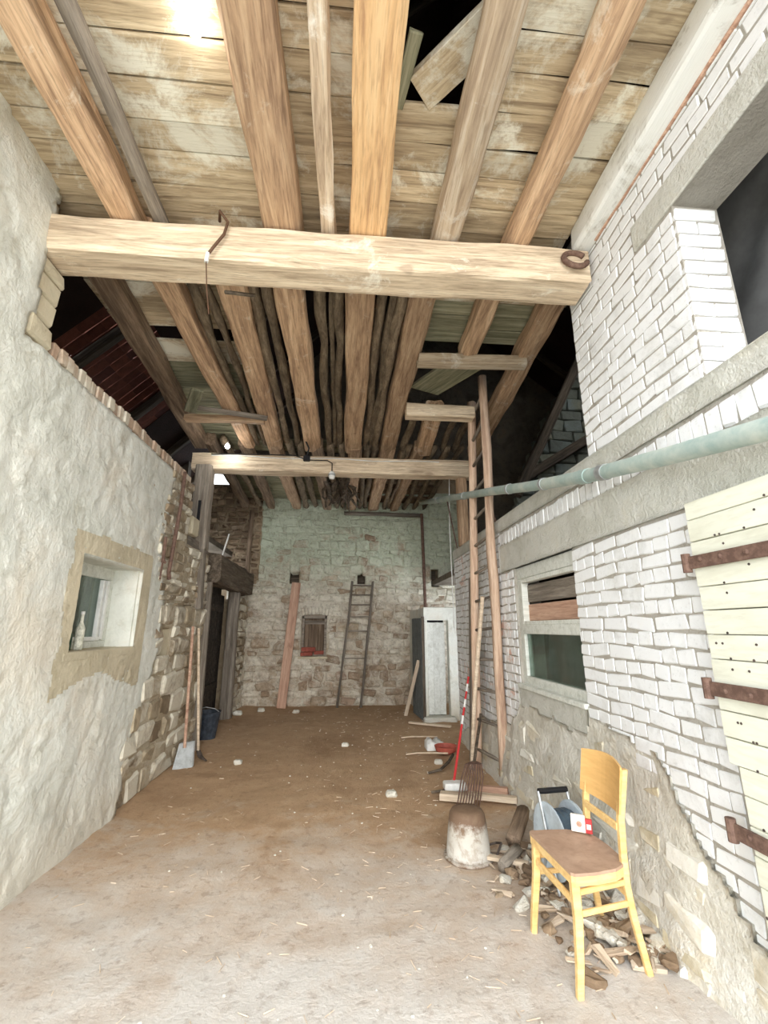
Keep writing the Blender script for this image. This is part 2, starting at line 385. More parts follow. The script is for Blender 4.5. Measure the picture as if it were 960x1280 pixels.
def masonry(name, plane, c, out, spans, z0, z1, course, lens, depth, protos, gap=.01, proud=(0, .006), zj=0.0, stagger=True, alt=None, cj=0.0, sheet=None, tilt=None):
    """list of (matrix, proto, centre). plane 'x': face x=c running along y; plane 'y': face y=c along x"""
    res = []; z = z0; row = 0
    while z < z1 - .02:
        h = course * (1 + rnd.uniform(-cj, cj)); h = min(h, z1 - z) if z1 - z < h*1.6 and z1-z < course*1.4 else h
        for a, b in spans(z + h/2):
            u = a; first = True
            while u < b - .02:
                ln = (alt[row % len(alt)] * rnd.uniform(.94, 1.06) if alt and rnd.random() < .86 else rnd.uniform(*lens))
                if first and stagger: ln *= rnd.uniform(.45, 1.0); first = False
                if b - u < ln * 1.35: ln = b - u
                l = ln - gap; hh = h - gap
                if l > .02:
                    pr = rnd.uniform(*proud); me, L, D, H = rnd.choice(protos)
                    uc = u + ln/2; zc = z + h/2 + rnd.uniform(-zj, zj)
                    f_ = c + out*(pr + (sheet(uc, zc) if sheet else 0)) - out*depth/2
                    loc = (f_, uc, zc) if plane == 'x' else (uc, f_, zc)
                    rot = Matrix.Rotation(math.pi/2 if plane == 'x' else 0, 4, 'Z') @ Matrix.Rotation(rnd.uniform(-.04, .04)*(zj > 0)*2, 4, 'Y')
                    if tilt: rot = Matrix.Rotation(tilt(zc), 4, 'Y') @ rot
                    res.append((Matrix.Translation(loc) @ rot @ Matrix.Diagonal((l/L, depth/D, hh/H, 1)), me, Vector(loc)))
                u += ln
        z += h; row += 1
    return res

def emit(name, pieces, parent, limit=290, mat=None):
    def size(p): return -(p[0].to_scale().x) / max((p[2]-CAM).length, .3)
    pieces = sorted(pieces, key=lambda p: (p[2]-CAM).length)
    for m, me, c in pieces[:limit]:
        o = bpy.data.objects.new(name, me); COL.objects.link(o); o.parent = parent; o.matrix_basis = m
    rest = pieces[limit:]
    if rest:
        vs, fs = [], []
        for m, me, c in rest:
            n = len(vs); vs += [tuple(m @ v.co) for v in me.vertices]; fs += [tuple(i+n for i in p.vertices) for p in me.polygons]
        d = bpy.data.meshes.new(name); d.from_pydata(vs, [], fs); d.materials.append(rest[0][1].materials[0]); d.update()
        o = link(name, d, parent); o['kind'] = 'stuff'

def fbm(u, z, s, k=5, seed=0): 
    return noise.fractal((u*s, z*s, seed), 1.0, 2.1, k)

def sheet(name, plane, c, out, u0, u1, z0, z1, step, mask, off, mat, parent, skirt=.08):
    nu = max(1, round((u1-u0)/step)); nz_ = max(1, round((z1-z0)/step)); V = []; F_ = []; keep = set()
    for j in range(nz_+1):
        for i in range(nu+1):
            u = u0+(u1-u0)*i/nu; z = z0+(z1-z0)*j/nz_; d = c + out*off(u, z); V.append((d, u, z) if plane == 'x' else ((u, d, z) if plane == 'y' else (u, z, d)))
    for j in range(nz_):
        for i in range(nu):
            if mask is None or mask(u0+(u1-u0)*(i+.5)/nu, z0+(z1-z0)*(j+.5)/nz_): keep.add((i, j))
    flip = (out > 0) != (plane == 'x') if plane != 'z' else False
    W = nu+1
    for i, j in keep:
        q = (j*W+i, j*W+i+1, (j+1)*W+i+1, (j+1)*W+i); F_.append(q[::-1] if flip else q)
    if skirt:
        back = {}
        def bk(k):
            if k not in back:
                p = list(V[k]); ax = {'x':0,'y':1,'z':2}[plane]; p[ax] = c - out*skirt; back[k] = len(V); V.append(tuple(p))
            return back[k]
        for i, j in keep:
            for di, dj, a, b in ((-1,0,j*W+i,(j+1)*W+i),(1,0,(j+1)*W+i+1,j*W+i+1),(0,-1,j*W+i+1,j*W+i),(0,1,(j+1)*W+i,(j+1)*W+i+1)):
                if (i+di, j+dj) not in keep: F_.append((a, b, bk(b), bk(a)))
    me = bpy.data.meshes.new(name); me.from_pydata(V, [], F_); me.materials.append(mat); me.update()
    me.polygons.foreach_set('use_smooth', [True]*len(me.polygons))
    return link(name, me, parent)

def slab_wall(name, plane, c0, c1, us, zs, solid, mat, parent=None):
    """thick wall from a grid of cells; solid(u,z) says where it stands"""
    b = MB()
    for i in range(len(us)-1):
        for j in range(len(zs)-1):
            if solid((us[i]+us[i+1])/2, (zs[j]+zs[j+1])/2):
                if plane == 'x': b.box(c0, c1, us[i], us[i+1], zs[j], zs[j+1])
                else: b.box(us[i], us[i+1], c0, c1, zs[j], zs[j+1])
    return b.build(name, mat, parent)

def inside(u, z, poly):
    r = False; n = len(poly); j = n-1
    for i in range(n):
        (a, b), (c_, d) = poly[i], poly[j]
        if (b > z) != (d > z) and u < (c_-a)*(z-b)/(d-b)+a: r = not r
        j = i
    return r
def interp(x, pts):
    if x <= pts[0][0]: return pts[0][1]
    for (a, b), (c_, d) in zip(pts, pts[1:]):
        if x <= c_: return b+(d-b)*(x-a)/(c_-a)
    return pts[-1][1]

Y0 = 0.35                                                        # the open front of the barn
# ================================================================== SETTING
# ---- floor
def floor_off(x, y):
    e = .02*fbm(x, y, .8, 4, 2) + .012*fbm(x, y, 4, 4, 5)
    e += .05*max(0, 1-abs(x-1.75)/.5)*(1 if y > 2 else .3)        # earth banked against the right wall
    e += .03*max(0, 1-abs(x+2.0)/.3)
    return e*.7
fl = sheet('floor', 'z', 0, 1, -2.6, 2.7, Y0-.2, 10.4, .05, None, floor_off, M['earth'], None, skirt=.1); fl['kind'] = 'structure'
yd = MB().box(-14, 14, -16, Y0-.19, -.12, -.02).build('yard_ground', M['gravel']); tag(yd, kind='structure')

# ---- left wall
LX = -2.0
ZP = [(2.8, 3.44), (5.75, 3.46)]
us = [Y0, 2.68, 2.82, 3.58, 4.62, 5.3, 5.75, 6.8]; zs = [0, 1.42, 1.46, 2.16, 2.62, 3.4, 4.3, 4.62]
def lsolid(y, z):
    if 3.58 < y < 4.62 and 1.42 < z < 2.16: return False
    if y > 5.75 and z > 2.62: return False
    if y > 2.82 and z > 3.4: return False
    if y > 2.7 and z > 4.3: return False
    return True
wl_ = slab_wall('wall_left', 'x', -2.45, LX-.04, us, zs, lsolid, M['mortar_brown']); wl_['kind'] = 'structure'
PE = [(0, 4.6), (.35, 4.75), (.75, 4.88), (1.15, 5.16), (1.6, 5.26), (2.0, 5.22), (2.5, 5.0), (2.9, 5.12), (3.4, 5.2)]
def pl_edge(z): return interp(z, PE) + .06*fbm(z, 1, 3, 3, 4)
def lmask(y, z):
    if 3.58 < y < 4.62 and 1.42 < z < 2.16: return False
    if y > pl_edge(z): return False
    if z > 3.38+.05*fbm(y, 0, 3, 3, 1) and y > 2.8: return False
    if z > 3.38 and y > 2.6+.04*fbm(z, 0, 4, 3, 8): return False
    return z < 4.6
def loff(y, z):
    d = .016*fbm(y, z, .9, 3, 1) + .012*fbm(y, z, 3.2, 4, 3) + .006*noise.noise((y*17, z*13, 2)) + .006*noise.noise((y*9, z*30, 5))
    r = abs(fbm(y, z*.75, 1.7, 4, 12)); d -= .016*max(0, .06-r)/.06                 # trowel creases and cracks
    wf = min(abs(y-3.5), 9)                                                        # smooth render round the window
    if 3.3 < y < 4.85 and 1.25 < z < 2.35: d *= .35
    return d + .01 + .08*max(0, .5-z)*(y < 4.7)
sheet('lime_plaster_coat', 'x', LX, 1, Y0, 5.5, -.02, 4.62, .035, lmask, loff, M['plaster'], wl_)
sheet('mortar', 'x', LX-.012, 1, 4.66, 6.78, -.02, 3.4, .045, lambda y, z: not (5.32 < y < 5.62 and 1.25 < z < 1.62) and (z < 2.62 or y < 5.78), lambda y, z: .012*fbm(y, z, 1.3, 3, 3)+.012*fbm(y, z, 6, 4, 4), M['mortar_left'], wl_, skirt=.03)
pm = sheet('sand_render_panel', 'x', LX+.004, 1, 3.36, 4.82, .95, 2.36, .02, lambda y, z: not (3.58 < y < 4.62 and 1.42 < z < 2.16) and z > 1.15+.18*fbm(y, 2, 1.4, 3, 3) + .0 and z < 2.32+.04*fbm(y, 1, 4, 2, 1) and y > 3.44+.05*fbm(z, 0, 3, 3, 5), lambda y, z: loff(y, z)+.002*fbm(y, z, 3, 3, 7), M['plaster_warm'], wl_, skirt=0)
P_st = stone_protos('stone', .3, .16, .15, .022, .02, 12, M['stone_left'])
P_qn = stone_protos('stone', .25, .2, .17, .02, .010, 6, M['plaster_warm'])
niche = (5.3, 5.6, 1.25, 1.62)
def lsp(z):
    a = max(pl_edge(z)-.12, 4.66); b = 5.78 if z > 2.6 else 6.78
    if 1.25 < z < 1.62: return [(a, 5.32), (5.62, b)]
    return [(a, b)]
ps = masonry('stone', 'x', LX, 1, lsp, 0.0, 1.9, .19, (.22, .42), .16, P_st, .022, (-.012, .03), .012, cj=.25)
ps += masonry('stone', 'x', LX, 1, lsp, 1.9, 3.4, .10, (.10, .26), .12, P_st, .02, (-.015, .03), .012, cj=.3)
ps += masonry('stone', 'x', LX, 1, lambda z: [(2.60, 2.83)], 3.4, 3.98, .17, (.25, .26), .2, P_qn, .008, (-.012, .002), 0, cj=.2, stagger=False)
emit('stone', ps, wl_)
P_cap = stone_protos('capping_brick', .1, .3, .17, .008, .006, 6, M['cap_brick'])
cp = masonry('capping_brick', 'x', LX, 1, lambda z: [(2.86, 5.72)], 3.38, 3.5, .14, (.075, .10), .34, P_cap, .012, (-.022, .006), .006)
emit('capping_brick', cp, wl_)
nb = MB().bbox(-2.11, -2.03, 5.3, 5.62, 1.27, 1.6, .02); nb.build('niche_block', M['plaster_warm'], wl_)

# window 1 in the left wall
w1 = empty('window_1', (-2.3, 4.1, 1.42)); w1['kind'] = 'structure'
def pb(o, name, mat, b): return b.build(name, mat, o, shift=tuple(o.location))
rv = MB().bbox(-2.42, -1.985, 3.52, 4.66, 1.36, 1.43, .008); pb(w1, 'sill', M['plaster_warm'], rv)
pb(w1, 'reveal', M['plaster'], MB().box(-2.42, -2.02, 4.60, 4.64, 1.43, 2.16).box(-2.42, -2.02, 3.56, 3.59, 1.43, 2.16))
pb(w1, 'lintel_board', M['window_paint'], MB().bbox(-2.44, -2.02, 3.55, 4.65, 2.145, 2.19, .006))
fr = MB()
fr.bbox(-2.31, -2.24, 3.59, 4.60, 2.04, 2.15, .006).bbox(-2.31, -2.24, 3.59, 4.60, 1.43, 1.49, .006).bbox(-2.31, -2.24, 3.59, 3.65, 1.49, 2.04, .006).bbox(-2.31, -2.24, 4.53, 4.60, 1.49, 2.04, .006)
pb(w1, 'frame', M['window_paint'], fr)
pb(w1, 'sash', M['white_plastic'], MB().bbox(-2.27, -2.225, 4.47, 4.505, 1.50, 2.03, .004).bbox(-2.27, -2.225, 4.395, 4.43, 1.50, 2.03, .004).bbox(-2.28, -2.23, 3.66, 4.47, 1.49, 1.525, .004))
pb(w1, 'pane', M['glass'], MB().box(-2.262, -2.258, 3.66, 4.47, 1.51, 2.04))
pb(w1, 'reflection_board', M['slate_door'], MB().bbox(-2.6, -2.56, 4.1, 4.62, 1.45, 2.1))  # added board gives the greenish reflection of an open sash
rm = MB().box(-3.6, -3.55, 3.0, 5.2, .9, 2.7).box(-3.6, -2.45, 2.95, 3.0, .9, 2.7).box(-3.6, -2.45, 5.2, 5.25, .9, 2.7).box(-3.6, -2.45, 2.95, 5.25, 2.7, 2.75).box(-3.6, -2.45, 2.95, 5.25, .85, .9)
ro = rm.build('side_room', M['soil_wall']); tag(ro, kind='structure')

# iron straps on the left wall
o = MB().tube([(-1.95, 5.30, 3.42), (-1.94, 5.26, 3.0), (-1.94, 5.2, 2.6), (-1.94, 5.14, 2.2), (-1.95, 5.2, 2.13)], .022, 8).build('iron_bar', M['rust']); tag(o, 'long rusty iron bar hanging down the left wall from the brick capping', 'iron bar')
e = empty('door_hook', (-1.95, 4.98, 2.3)); tag(e, 'short rusty iron hook fixed to the left wall beside the long bar', 'hook')
pb(e, 'shank', M['rust'], MB().tube([(-1.955, 4.98, 2.56), (-1.955, 4.98, 2.28)], .018, 8)); pb(e, 'ring', M['rust'], MB().tube([(-1.955, 4.955, 2.3), (-1.93, 4.98, 2.28), (-1.955, 5.005, 2.3), (-1.955, 4.98, 2.33)], .014, 6)); pb(e, 'tail', M['rust'], MB().tube([(-1.955, 4.98, 2.28), (-1.955, 4.96, 2.1)], .010, 6))

# ---- doorway in the left side, back
d1 = slab_wall('wall_left_rear', 'x', -2.6, -2.14, [6.78, 7.0, 8.9, 9.25, 10.3], [0, 2.15, 2.8, 3.0, 4.8], lambda y, z: (z < 2.3 and (y > 9.2 or y < 7.0)), M['mortar_brown']); d1['kind'] = 'structure'
P_sb = stone_protos('stone', .28, .16, .13, .02, .02, 8, M['stone_left'])
emit('stone', masonry('stone', 'x', -2.1, 1, lambda z: [(9.3, 10.2)], 0, 2.2, .13, (.14, .34), .14, P_sb, .02, (-.01, .03), .01, cj=.3), d1)
MB().box(-2.6, -2.45, 6.9, 9.3, 0, 2.4).build('recess_back', M['door_dark'], d1)
# return (south-facing) stub seen beside the doorway
lb = timber('door_lintel_beam', (-2.02, 6.95, 2.48), (-2.12, 9.95, 2.5), .30, .46, M['old_dark'], None, .3, .02); tag(lb, 'heavy dark timber lintel over the left rear doorway', 'lintel')
o = timber('door_post', (-2.1, 9.0, 0), (-2.12, 9.0, 2.26), .2, .2, M['grey_wood'], None, .3, .01, up=(0,1,0)); tag(o, 'grey wooden jamb post at the far side of the dark doorway', 'post')
dr = empty('door_1', (-2.3, 8.2, 0)); dr['kind'] = 'structure'
for k in range(10): board('plank', (-2.34, 7.12+k*.205, .04), (-2.34, 7.12+k*.205, 2.2), .2, .035, M['door_dark'], dr, up=(1,0,0))
for z in (.6, 1.35, 1.95): board('ledge', (-2.305, 7.05, z), (-2.305, 8.95, z), .12, .035, M['door_dark'], dr, up=(1,0,0))
pt = empty('wall_post', (-2.05, 6.45, 2.0)); tag(pt, 'square grey timber post on the left wall carrying the rear cross beam', 'post')
timber('shaft', (-2.06, 6.42, 2.66), (-2.08, 6.42, 3.9), .23, .22, M['grey_wood'], pt, .22, .008, up=(0,1,0))
timber('tapered_foot', (-2.0, 6.42, 1.85), (-2.04, 6.42, 2.7), .14, .15, M['grey_wood'], pt, .22, .008, up=(0,1,0))
pb(pt, 'mortise_slot', M['black'], MB().box(-2.09, -2.05, 6.296, 6.312, 3.05, 3.35))
o = timber('sill_timber', (-2.16, 5.75, 2.7), (-2.16, 6.75, 2.68), .28, .16, M['grey_wood'], None, .25, .01); tag(o, 'weathered sill timber lying on the left wall under the square post', 'timber')
o = MB().bbox(-2.22, -1.98, 5.85, 6.12, 2.78, 3.02, .02).build('stone_block', M['plaster_warm'], shift=(-2.1, 5.98, 2.78)); tag(o, 'pale squared block sitting on the sill timber next to the post', 'block')
jb = board('door_jamb_board', (-1.98, 6.84, .0), (-2.0, 6.82, 2.25), .12, .06, M['grey_wood'], None, up=(0,1,0)); tag(jb, 'grey upright board edging the near side of the dark doorway', 'board')

# ---- back wall
BY = 10.3
def inh(x, z):
    return any(a < x < b and c_ < z < d for a, b, c_, d in ((-.92,-.38,1.0,1.88),(-1.27,-1.04,2.57,2.86),(.27,.46,2.57,2.86),(.06,.33,1.33,1.7),(1.22,1.3,1.63,1.74),(2.0,2.18,2.52,2.93)))
bw = slab_wall('wall_back', 'y', BY+.05, BY+.5, [-4.2, -2.1, -1.27, -1.04, -.92, -.38, .06, .27, .33, .46, 1.5, 2.0, 2.18, 2.8], [0, 1.0, 1.33, 1.7, 1.88, 2.52, 2.57, 2.86, 2.93, 4.2, 4.75, 5.2],
               lambda x, z: not inh(x, z) and not (-.92 < x < -.38 and 1.0 < z < 1.88) and (z < 4.3 or x < 1e9) and not (x < -2.1 and z > 4.75), M['mortar_brown']); bw['kind'] = 'structure'
P_bk = stone_protos('stone', .3, .16, .15, .024, .026, 14, M['stone_back'])
P_bb = stone_protos('stone', .3, .16, .15, .024, .026, 8, M['stone_brown'])
def bsp(z):
    holes = []
    if 1.0 < z < 1.88: holes.append((-.96, -.34))
    if 1.88 <= z < 2.08: holes.append((-1.0, -.3))
    if 2.55 < z < 2.88: holes += [(-1.3, -1.02), (.24, .48)]
    if 1.30 < z < 1.75: holes.append((.02, .36))
    if 1.62 < z < 1.75: holes.append((1.2, 1.32))
    if 2.5 < z < 2.95: holes.append((1.98, 2.2))
    out_ = []; a = -2.3 if z < 2.6 else -1.95
    for h0, h1 in sorted(holes):
        if h0-a > .06: out_.append((a, h0))
        a = h1
    out_.append((a, 2.75)); return out_
bs = masonry('stone', 'y', BY, -1, bsp, 0, 4.75, .165, (.18, .42), .16, P_bk, .02, (-.008, .030), .016, cj=.35)
emit('stone', bs, bw, 290)
emit('rubble_stone', masonry('rubble_stone', 'y', BY-.02, -1, lambda z: [(-3.9, -1.95)], 2.55, 4.86, .12, (.14, .3), .16, P_bb, .02, (-.01, .04), .016, cj=.35), bw)
def boff(x, z): return .012*fbm(x, z, 1.1, 3, 3)+.014*fbm(x, z, 5, 4, 4)-.002
M['mortar_back'] = masonry_mat('back_wall_mortar', [S(170,152,128), S(176,158,134)], S(208,202,186), .34, .56, 0, zgrad=(1.6, .05), green=S(184,194,170), bump=1.2)
sheet('mortar', 'y', BY-.005, -1, -3.9, -1.93, 2.5, 4.86, .05, None, boff, M['mortar_brown'], bw, skirt=.1)
sheet('mortar', 'y', BY+.012, -1, -2.6, 2.8, -.05, 4.78, .045, lambda x, z: not inh(x, z) and not (x < -1.95 and z > 2.55), boff, M['mortar_back'], bw, skirt=.1)
for a, b, c_, d in ((-1.27,-1.04,2.57,2.86),(.27,.46,2.57,2.86),(2.0,2.18,2.52,2.93)):
    MB().box(a-.02, b+.02, BY+.44, BY+.452, c_-.02, d+.02).build('hole_back', M['old_dark'], bw)
MB().box(.0, .4, BY+.12, BY+.14, 1.3, 1.75).build('niche_back', M['stone_back'], bw)
# arch of upright stones over the little window
for k in range(9):
    x = -.95+k*.0755; a = (k-4)*.05
    v, f = bev_box(.066, .18, .17, .012); Mx = Matrix.Translation((x+.04, BY+.05, 1.975-.012*abs(k-4)*.5)) @ Matrix.Rotation(a, 4, 'Y')
    MB().add([Mx @ Vector(p) for p in v], f).build('arch_stone', M['stone_back'], bw)
w2 = empty('window_2', (-.65, BY, 1.0)); w2['kind'] = 'structure'
for k in range(3): board('plank', (-.80+k*.15, BY+.12, 1.05), (-.80+k*.15, BY+.12, 1.84), .145, .03, M['joist_dark'], w2, up=(0,1,0))
pb(w2, 'frame', M['grey_wood'], MB().bbox(-.92,-.87,BY-.02,BY+.1,1.0,1.86).bbox(-.43,-.38,BY-.02,BY+.1,1.0,1.86).bbox(-.92,-.38,BY-.02,BY+.1,1.80,1.87))
pb(w2, 'crossbar', M['grey_wood'], MB().bbox(-.87,-.43,BY+.06,BY+.1,1.68,1.76))
pb(w2, 'sill', M['plaster_warm'], MB().bbox(-.98,-.34,BY-.06,BY+.14,.95,1.0,.01))
for i, (x, z, l, lab) in enumerate(((-.80, 1.035, .26, 'red brick on the sill, lower left,'), (-.58, 1.06, .26, 'red brick on the sill, lower right,'))):
    v, f = bev_box(l, .12, .075, .008); b_ = MB().add([Matrix.Translation((x+.07*i, BY-.0+.05*i, z+.02+.0*i)) @ Matrix.Rotation(-.03, 4, 'Y') @ Vector(p) for p in v], f)
    tag(b_.build('loose_brick', M['brick_red'], shift=(x, BY, z-.02)), lab + ' of the small back window', 'brick', 'red bricks on the window sill')
v, f = bev_box(.30, .12, .09, .008); b_ = MB().add([Matrix.Translation((-.76, BY-.02, 1.15)) @ Vector(p) for p in v], f)
tag(b_.build('loose_brick', M['brick_red'], shift=(-.76, BY, 1.1)), 'red brick lying on top of the others in the small back window', 'brick', 'red bricks on the window sill')

# ---- right wall
RX = 1.75
us = [Y0, 1.83, 2.0, 2.93, 3.31, 4.55, 4.9, 7.1]; zs = [0, 1.06, 2.2, 2.49, 2.66, 2.8, 3.86, 4.3, 4.62]
def rsolid(y, z):
    if 3.31 < y < 4.55 and 1.06 < z < 2.2: return False
    if z > 2.8 and y > 2.93: return False
    if z > 4.3 and y > 2.5: return False
    if y < 1.83 and 2.8 < z < 3.86: return False
    if y < 2.0 and z < 2.2: return False
    return True
wr = slab_wall('wall_right', 'x', RX+.005, RX+.27, us, zs, rsolid, M['mortar_white']); wr['kind'] = 'structure'
MB().box(RX+.10, RX+.27, Y0, 2.0, 0, 2.2).build('door_backing', M['mortar_white'], wr)
P_br = stone_protos('brick', .25, .12, .076, .0075, .0055, 12, M['white_brick'], .15)
P_hd = stone_protos('brick', .12, .12, .076, .0075, .005, 8, M['white_brick'], .15)
def low(y): return interp(y, [(2.0, .25), (2.35, .55), (2.6, .92), (3.3, .97), (3.31, .86), (4.6, .86), (4.9, .6), (6.0, .5), (7.1, .05)])
def rsp(z):
    out_ = []
    yy = 2.06; s = None; ys = [2.06+.02*i for i in range(253)]
    for y in ys:
        ok = z > low(y)-.09 and not (3.31-.005 < y < 4.56 and .86 < z < 2.2) and not (z > 2.18 and y < 4.92)
        if ok and s is None: s = y
        if not ok and s is not None:
            out_.append((s, y)); s = None
    if s is not None: out_.append((s, 7.1))
    return [(a, b) for a, b in out_ if b-a > .05]
C_ = .0868
bk = masonry('brick', 'x', RX, -1, rsp, .02, 2.72, C_, (.12, .26), .12, P_br, .0098, (-.001, .003), .0012, alt=(.25, .125))
bk += masonry('brick', 'x', RX, -1, lambda z: [(1.84, 2.93)] if z < 3.86 else ([(2.16, 2.93)] if z < 4.04 else [(Y0, 2.93)]), 2.80, 4.30, C_, (.12, .26), .12, P_br, .0098, (-.001, .003), .0012, alt=(.25, .125))
bk += masonry('brick', 'x', RX, -1, lambda z: [(1.0, 4.92)], 2.49, 2.65, .155, (.08, .095), .12, P_hd, .011, (-.002, .006), .002, stagger=False)
emit('brick', bk, wr, 285)
# returned jamb of the upper opening (faces the camera)
jmb = []
z = 2.80; row = 0
while z < 3.84:
    parts_ = [(RX, RX+.25)] if row % 2 else [(RX, RX+.125), (RX+.125, RX+.25)]
    for a, b in parts_:
        me, L, D, H = rnd.choice(P_br); loc = ((a+b)/2, 1.825+.05, z+C_/2)
        jmb.append((Matrix.Translation(loc) @ Matrix.Diagonal(((b-a-.01)/L, .12/D, (C_-.009)/H, 1)), me, Vector(loc)))
    z += C_; row += 1
emit('jamb_brick', jmb, wr)
# concrete bands and lintel
cof = lambda y, z: .005+.006*fbm(y, z, 4, 3, 2)
sheet('concrete_band', 'x', RX-.008, -1, Y0, 4.92, 2.2, 2.49, .04, None, cof, M['concrete'], wr, skirt=.05)
sheet('wall_head_concrete', 'x', RX-.006, -1, Y0, 7.1, 2.655, 2.80, .04, lambda y, z: z < 2.80, lambda y, z: .004+.006*fbm(y, z, 4, 3, 2), M['concrete'], wr, skirt=.05)
MB().box(RX, RX+.27, Y0, 1.83, 2.78, 2.81).box(RX, RX+.26, 2.93, 7.1, 2.79, 2.815).build('ledge', M['concrete'], wr)
lt = MB().bbox(RX-.008, RX+.27, Y0, 2.15, 3.86, 4.04, .006); lt.build('opening_lintel', M['concrete'], wr)
# window sill band + rubble foundation
sheet('sill_render', 'x', RX-.004, -1, 3.30, 4.62, .80, 1.06, .04, None, lambda y, z: .004+.005*fbm(y, z, 3, 3, 6), M['concrete'], wr, skirt=.03)
def foff(y, z): return .024+.03*fbm(y, z, 1.2, 3, 21)+.010*fbm(y, z, 5, 4, 22)+.17*max(0, min(.72, low(y)+.0)-z)
sheet('foundation_render', 'x', RX+.004, -1, Y0, 7.1, -.03, 1.05, .03, lambda y, z: z < low(y)+.02+.04*fbm(y, z, 4, 3, 6), foff, M['found'], wr, skirt=.12)
P_fd = stone_protos('foundation_stone', .3, .2, .17, .035, .030, 16, M['stone_yellow'], .25)
fd = masonry('foundation_stone', 'x', RX, -1, lambda z: [(y0_, y1_) for y0_, y1_ in ((Y0+.1, 1.9), (1.9, 2.3), (2.3, 2.6), (2.6, 3.3), (3.3, 4.6), (4.6, 5.3), (5.3, 6.4), (6.4, 7.0)) if z < low((y0_+y1_)/2)-.07], -.04, .98, .16, (.14, .46), .2, P_fd, .015, (-.014, .006), .035, cj=.45, sheet=foff, tilt=lambda z: .165 if z < .6 else 0)
emit('foundation_stone', fd, wr, 290)
tf = MB()
# whitewashed timber and red strip under the deck edge
o = timber('wall_plate', (1.67, Y0, 4.41), (1.72, 2.6, 4.41), .17, .2, M['whitewashed_wood'], None, .3, .008); tag(o, 'whitewashed wall plate timber running along the top of the right wall', 'timber')
MB().bbox(RX-.015, RX+.1, Y0, 2.5, 4.30, 4.345, .006).build('clay_strip', M['plank_red'], wr)

# grey sheet hung behind the upper opening
ts = sheet('grey_sheet', 'x', 2.32, -1, Y0+.05, 2.75, 2.7, 4.25, .06, None, lambda y, z: .05*fbm(y+z*.6, z*.4, 2.2, 3, 5)+.02*math.sin((y*.8+z)*9), M['tarp'], None, skirt=0)
tag(ts, 'crumpled dark grey sheet hanging behind the upper right opening', 'sheet')

# window 3 in the right wall
w3 = empty('window_3', (RX, 3.9, 1.06)); w3['kind'] = 'structure'
X0, X1 = RX+.03, RX+.11
fr = MB().bbox(X0, X1, 3.31, 4.55, 1.06, 1.15, .006).bbox(X0, X1, 3.31, 4.55, 2.08, 2.2, .006).bbox(X0, X1, 4.46, 4.55, 1.15, 2.08, .006).bbox(X0, X1, 3.31, 3.34, 1.15, 2.08, .006).bbox(X0-.015, X1, 3.34, 4.46, 1.545, 1.63, .006)
pb(w3, 'frame', M['window_paint'], fr)
pb(w3, 'sash', M['window_paint'], MB().bbox(X0-.012, X1-.02, 4.41, 4.455, 1.63, 2.07, .004).bbox(X0-.012, X1-.02, 3.34, 4.41, 2.035, 2.075, .004).bbox(X0-.012, X1-.02, 3.34, 4.41, 1.63, 1.665, .004))
pb(w3, 'pane', M['glass'], MB().box(X0+.03, X0+.034, 3.34, 4.46, 1.15, 1.545))
board('board', (X0+.06, 3.33, 1.745), (X0+.06, 4.42, 1.745), .155, .025, M['plank_red'], w3, up=(1,0,0))
board('board', (X0+.06, 3.33, 1.925), (X0+.06, 4.42, 1.93), .17, .025, M['grey_wood'], w3, up=(1,0,0))
pb(w3, 'sill', M['window_paint'], MB().bbox(RX-.03, X1, 3.30, 4.58, 1.035, 1.075, .006))
rm = MB().box(3.5, 3.55, 2.4, 5.2, .5, 2.6).box(2.0, 3.5, 2.35, 2.4, .5, 2.6).box(2.0, 3.5, 5.2, 5.25, .5, 2.6).box(2.02, 3.5, 2.35, 5.25, 2.6, 2.65).box(2.02, 3.5, 2.35, 5.25, .45, .5)
tag(rm.build('side_chamber', M['soil_wall']), kind='structure')
fb = sheet('plastic_foil', 'x', 2.05, -1, 3.3, 4.5, 1.1, 1.6, .04, None, lambda y, z: .06*fbm(y, z, 3, 3, 9), M['slate_door'], None, skirt=0); tag(fb, 'crumpled greenish foil standing behind the lower window pane', 'foil')

# door 2: the big cream plank leaf on the right
d2 = empty('door_2', (1.70, 1.2, .05)); d2['kind'] = 'structure'
z = .06; k = 0
while z < 2.19:
    h = min(.108, 2.2-z); ye = 2.02+rnd.uniform(-.004, .004)-(0.05 if z < 1.0 else 0)
    board('plank', (1.70, Y0+.05, z+h/2), (1.70, ye, z+h/2), h-.004, .045, M['cream_paint'], d2, up=(-1,0,0), bev=.003, jit=.001); z += h; k += 1
for zz in (1.905, 1.335, .77):
    h_ = pb(d2, 'strap_hinge', M['rust'], MB().bbox(1.655, 1.672, .7, 2.03, zz-.03, zz+.03, .003).tube([(1.66, 2.045, zz-.045), (1.66, 2.045, zz+.045)], .020, 10))
    for q in range(9):
        y = 1.95-.12*q+rnd.uniform(-.015, .015)
        bo = MB().lathe([(0.012, 0), (.011, .006), (.006, .010)], 8, Matrix.Translation((1.656, y, zz+rnd.uniform(-.01, .01))) @ Matrix.Rotation(-math.pi/2, 4, 'Y')).build('bolt_head', M['rust'], h_, shift=tuple(d2.location))
nl = MB()
for q in range(150):
    y = rnd.uniform(.6, 1.98); zz = .1+.108*rnd.randrange(19)+rnd.choice((.03, .075)); nl.lathe([(.006, 0), (.005, .003)], 6, Matrix.Translation((1.6775, y, zz)) @ Matrix.Rotation(-math.pi/2, 4, 'Y'))
n_ = pb(d2, 'nail_heads', M['iron'], nl); n_['kind'] = 'stuff'

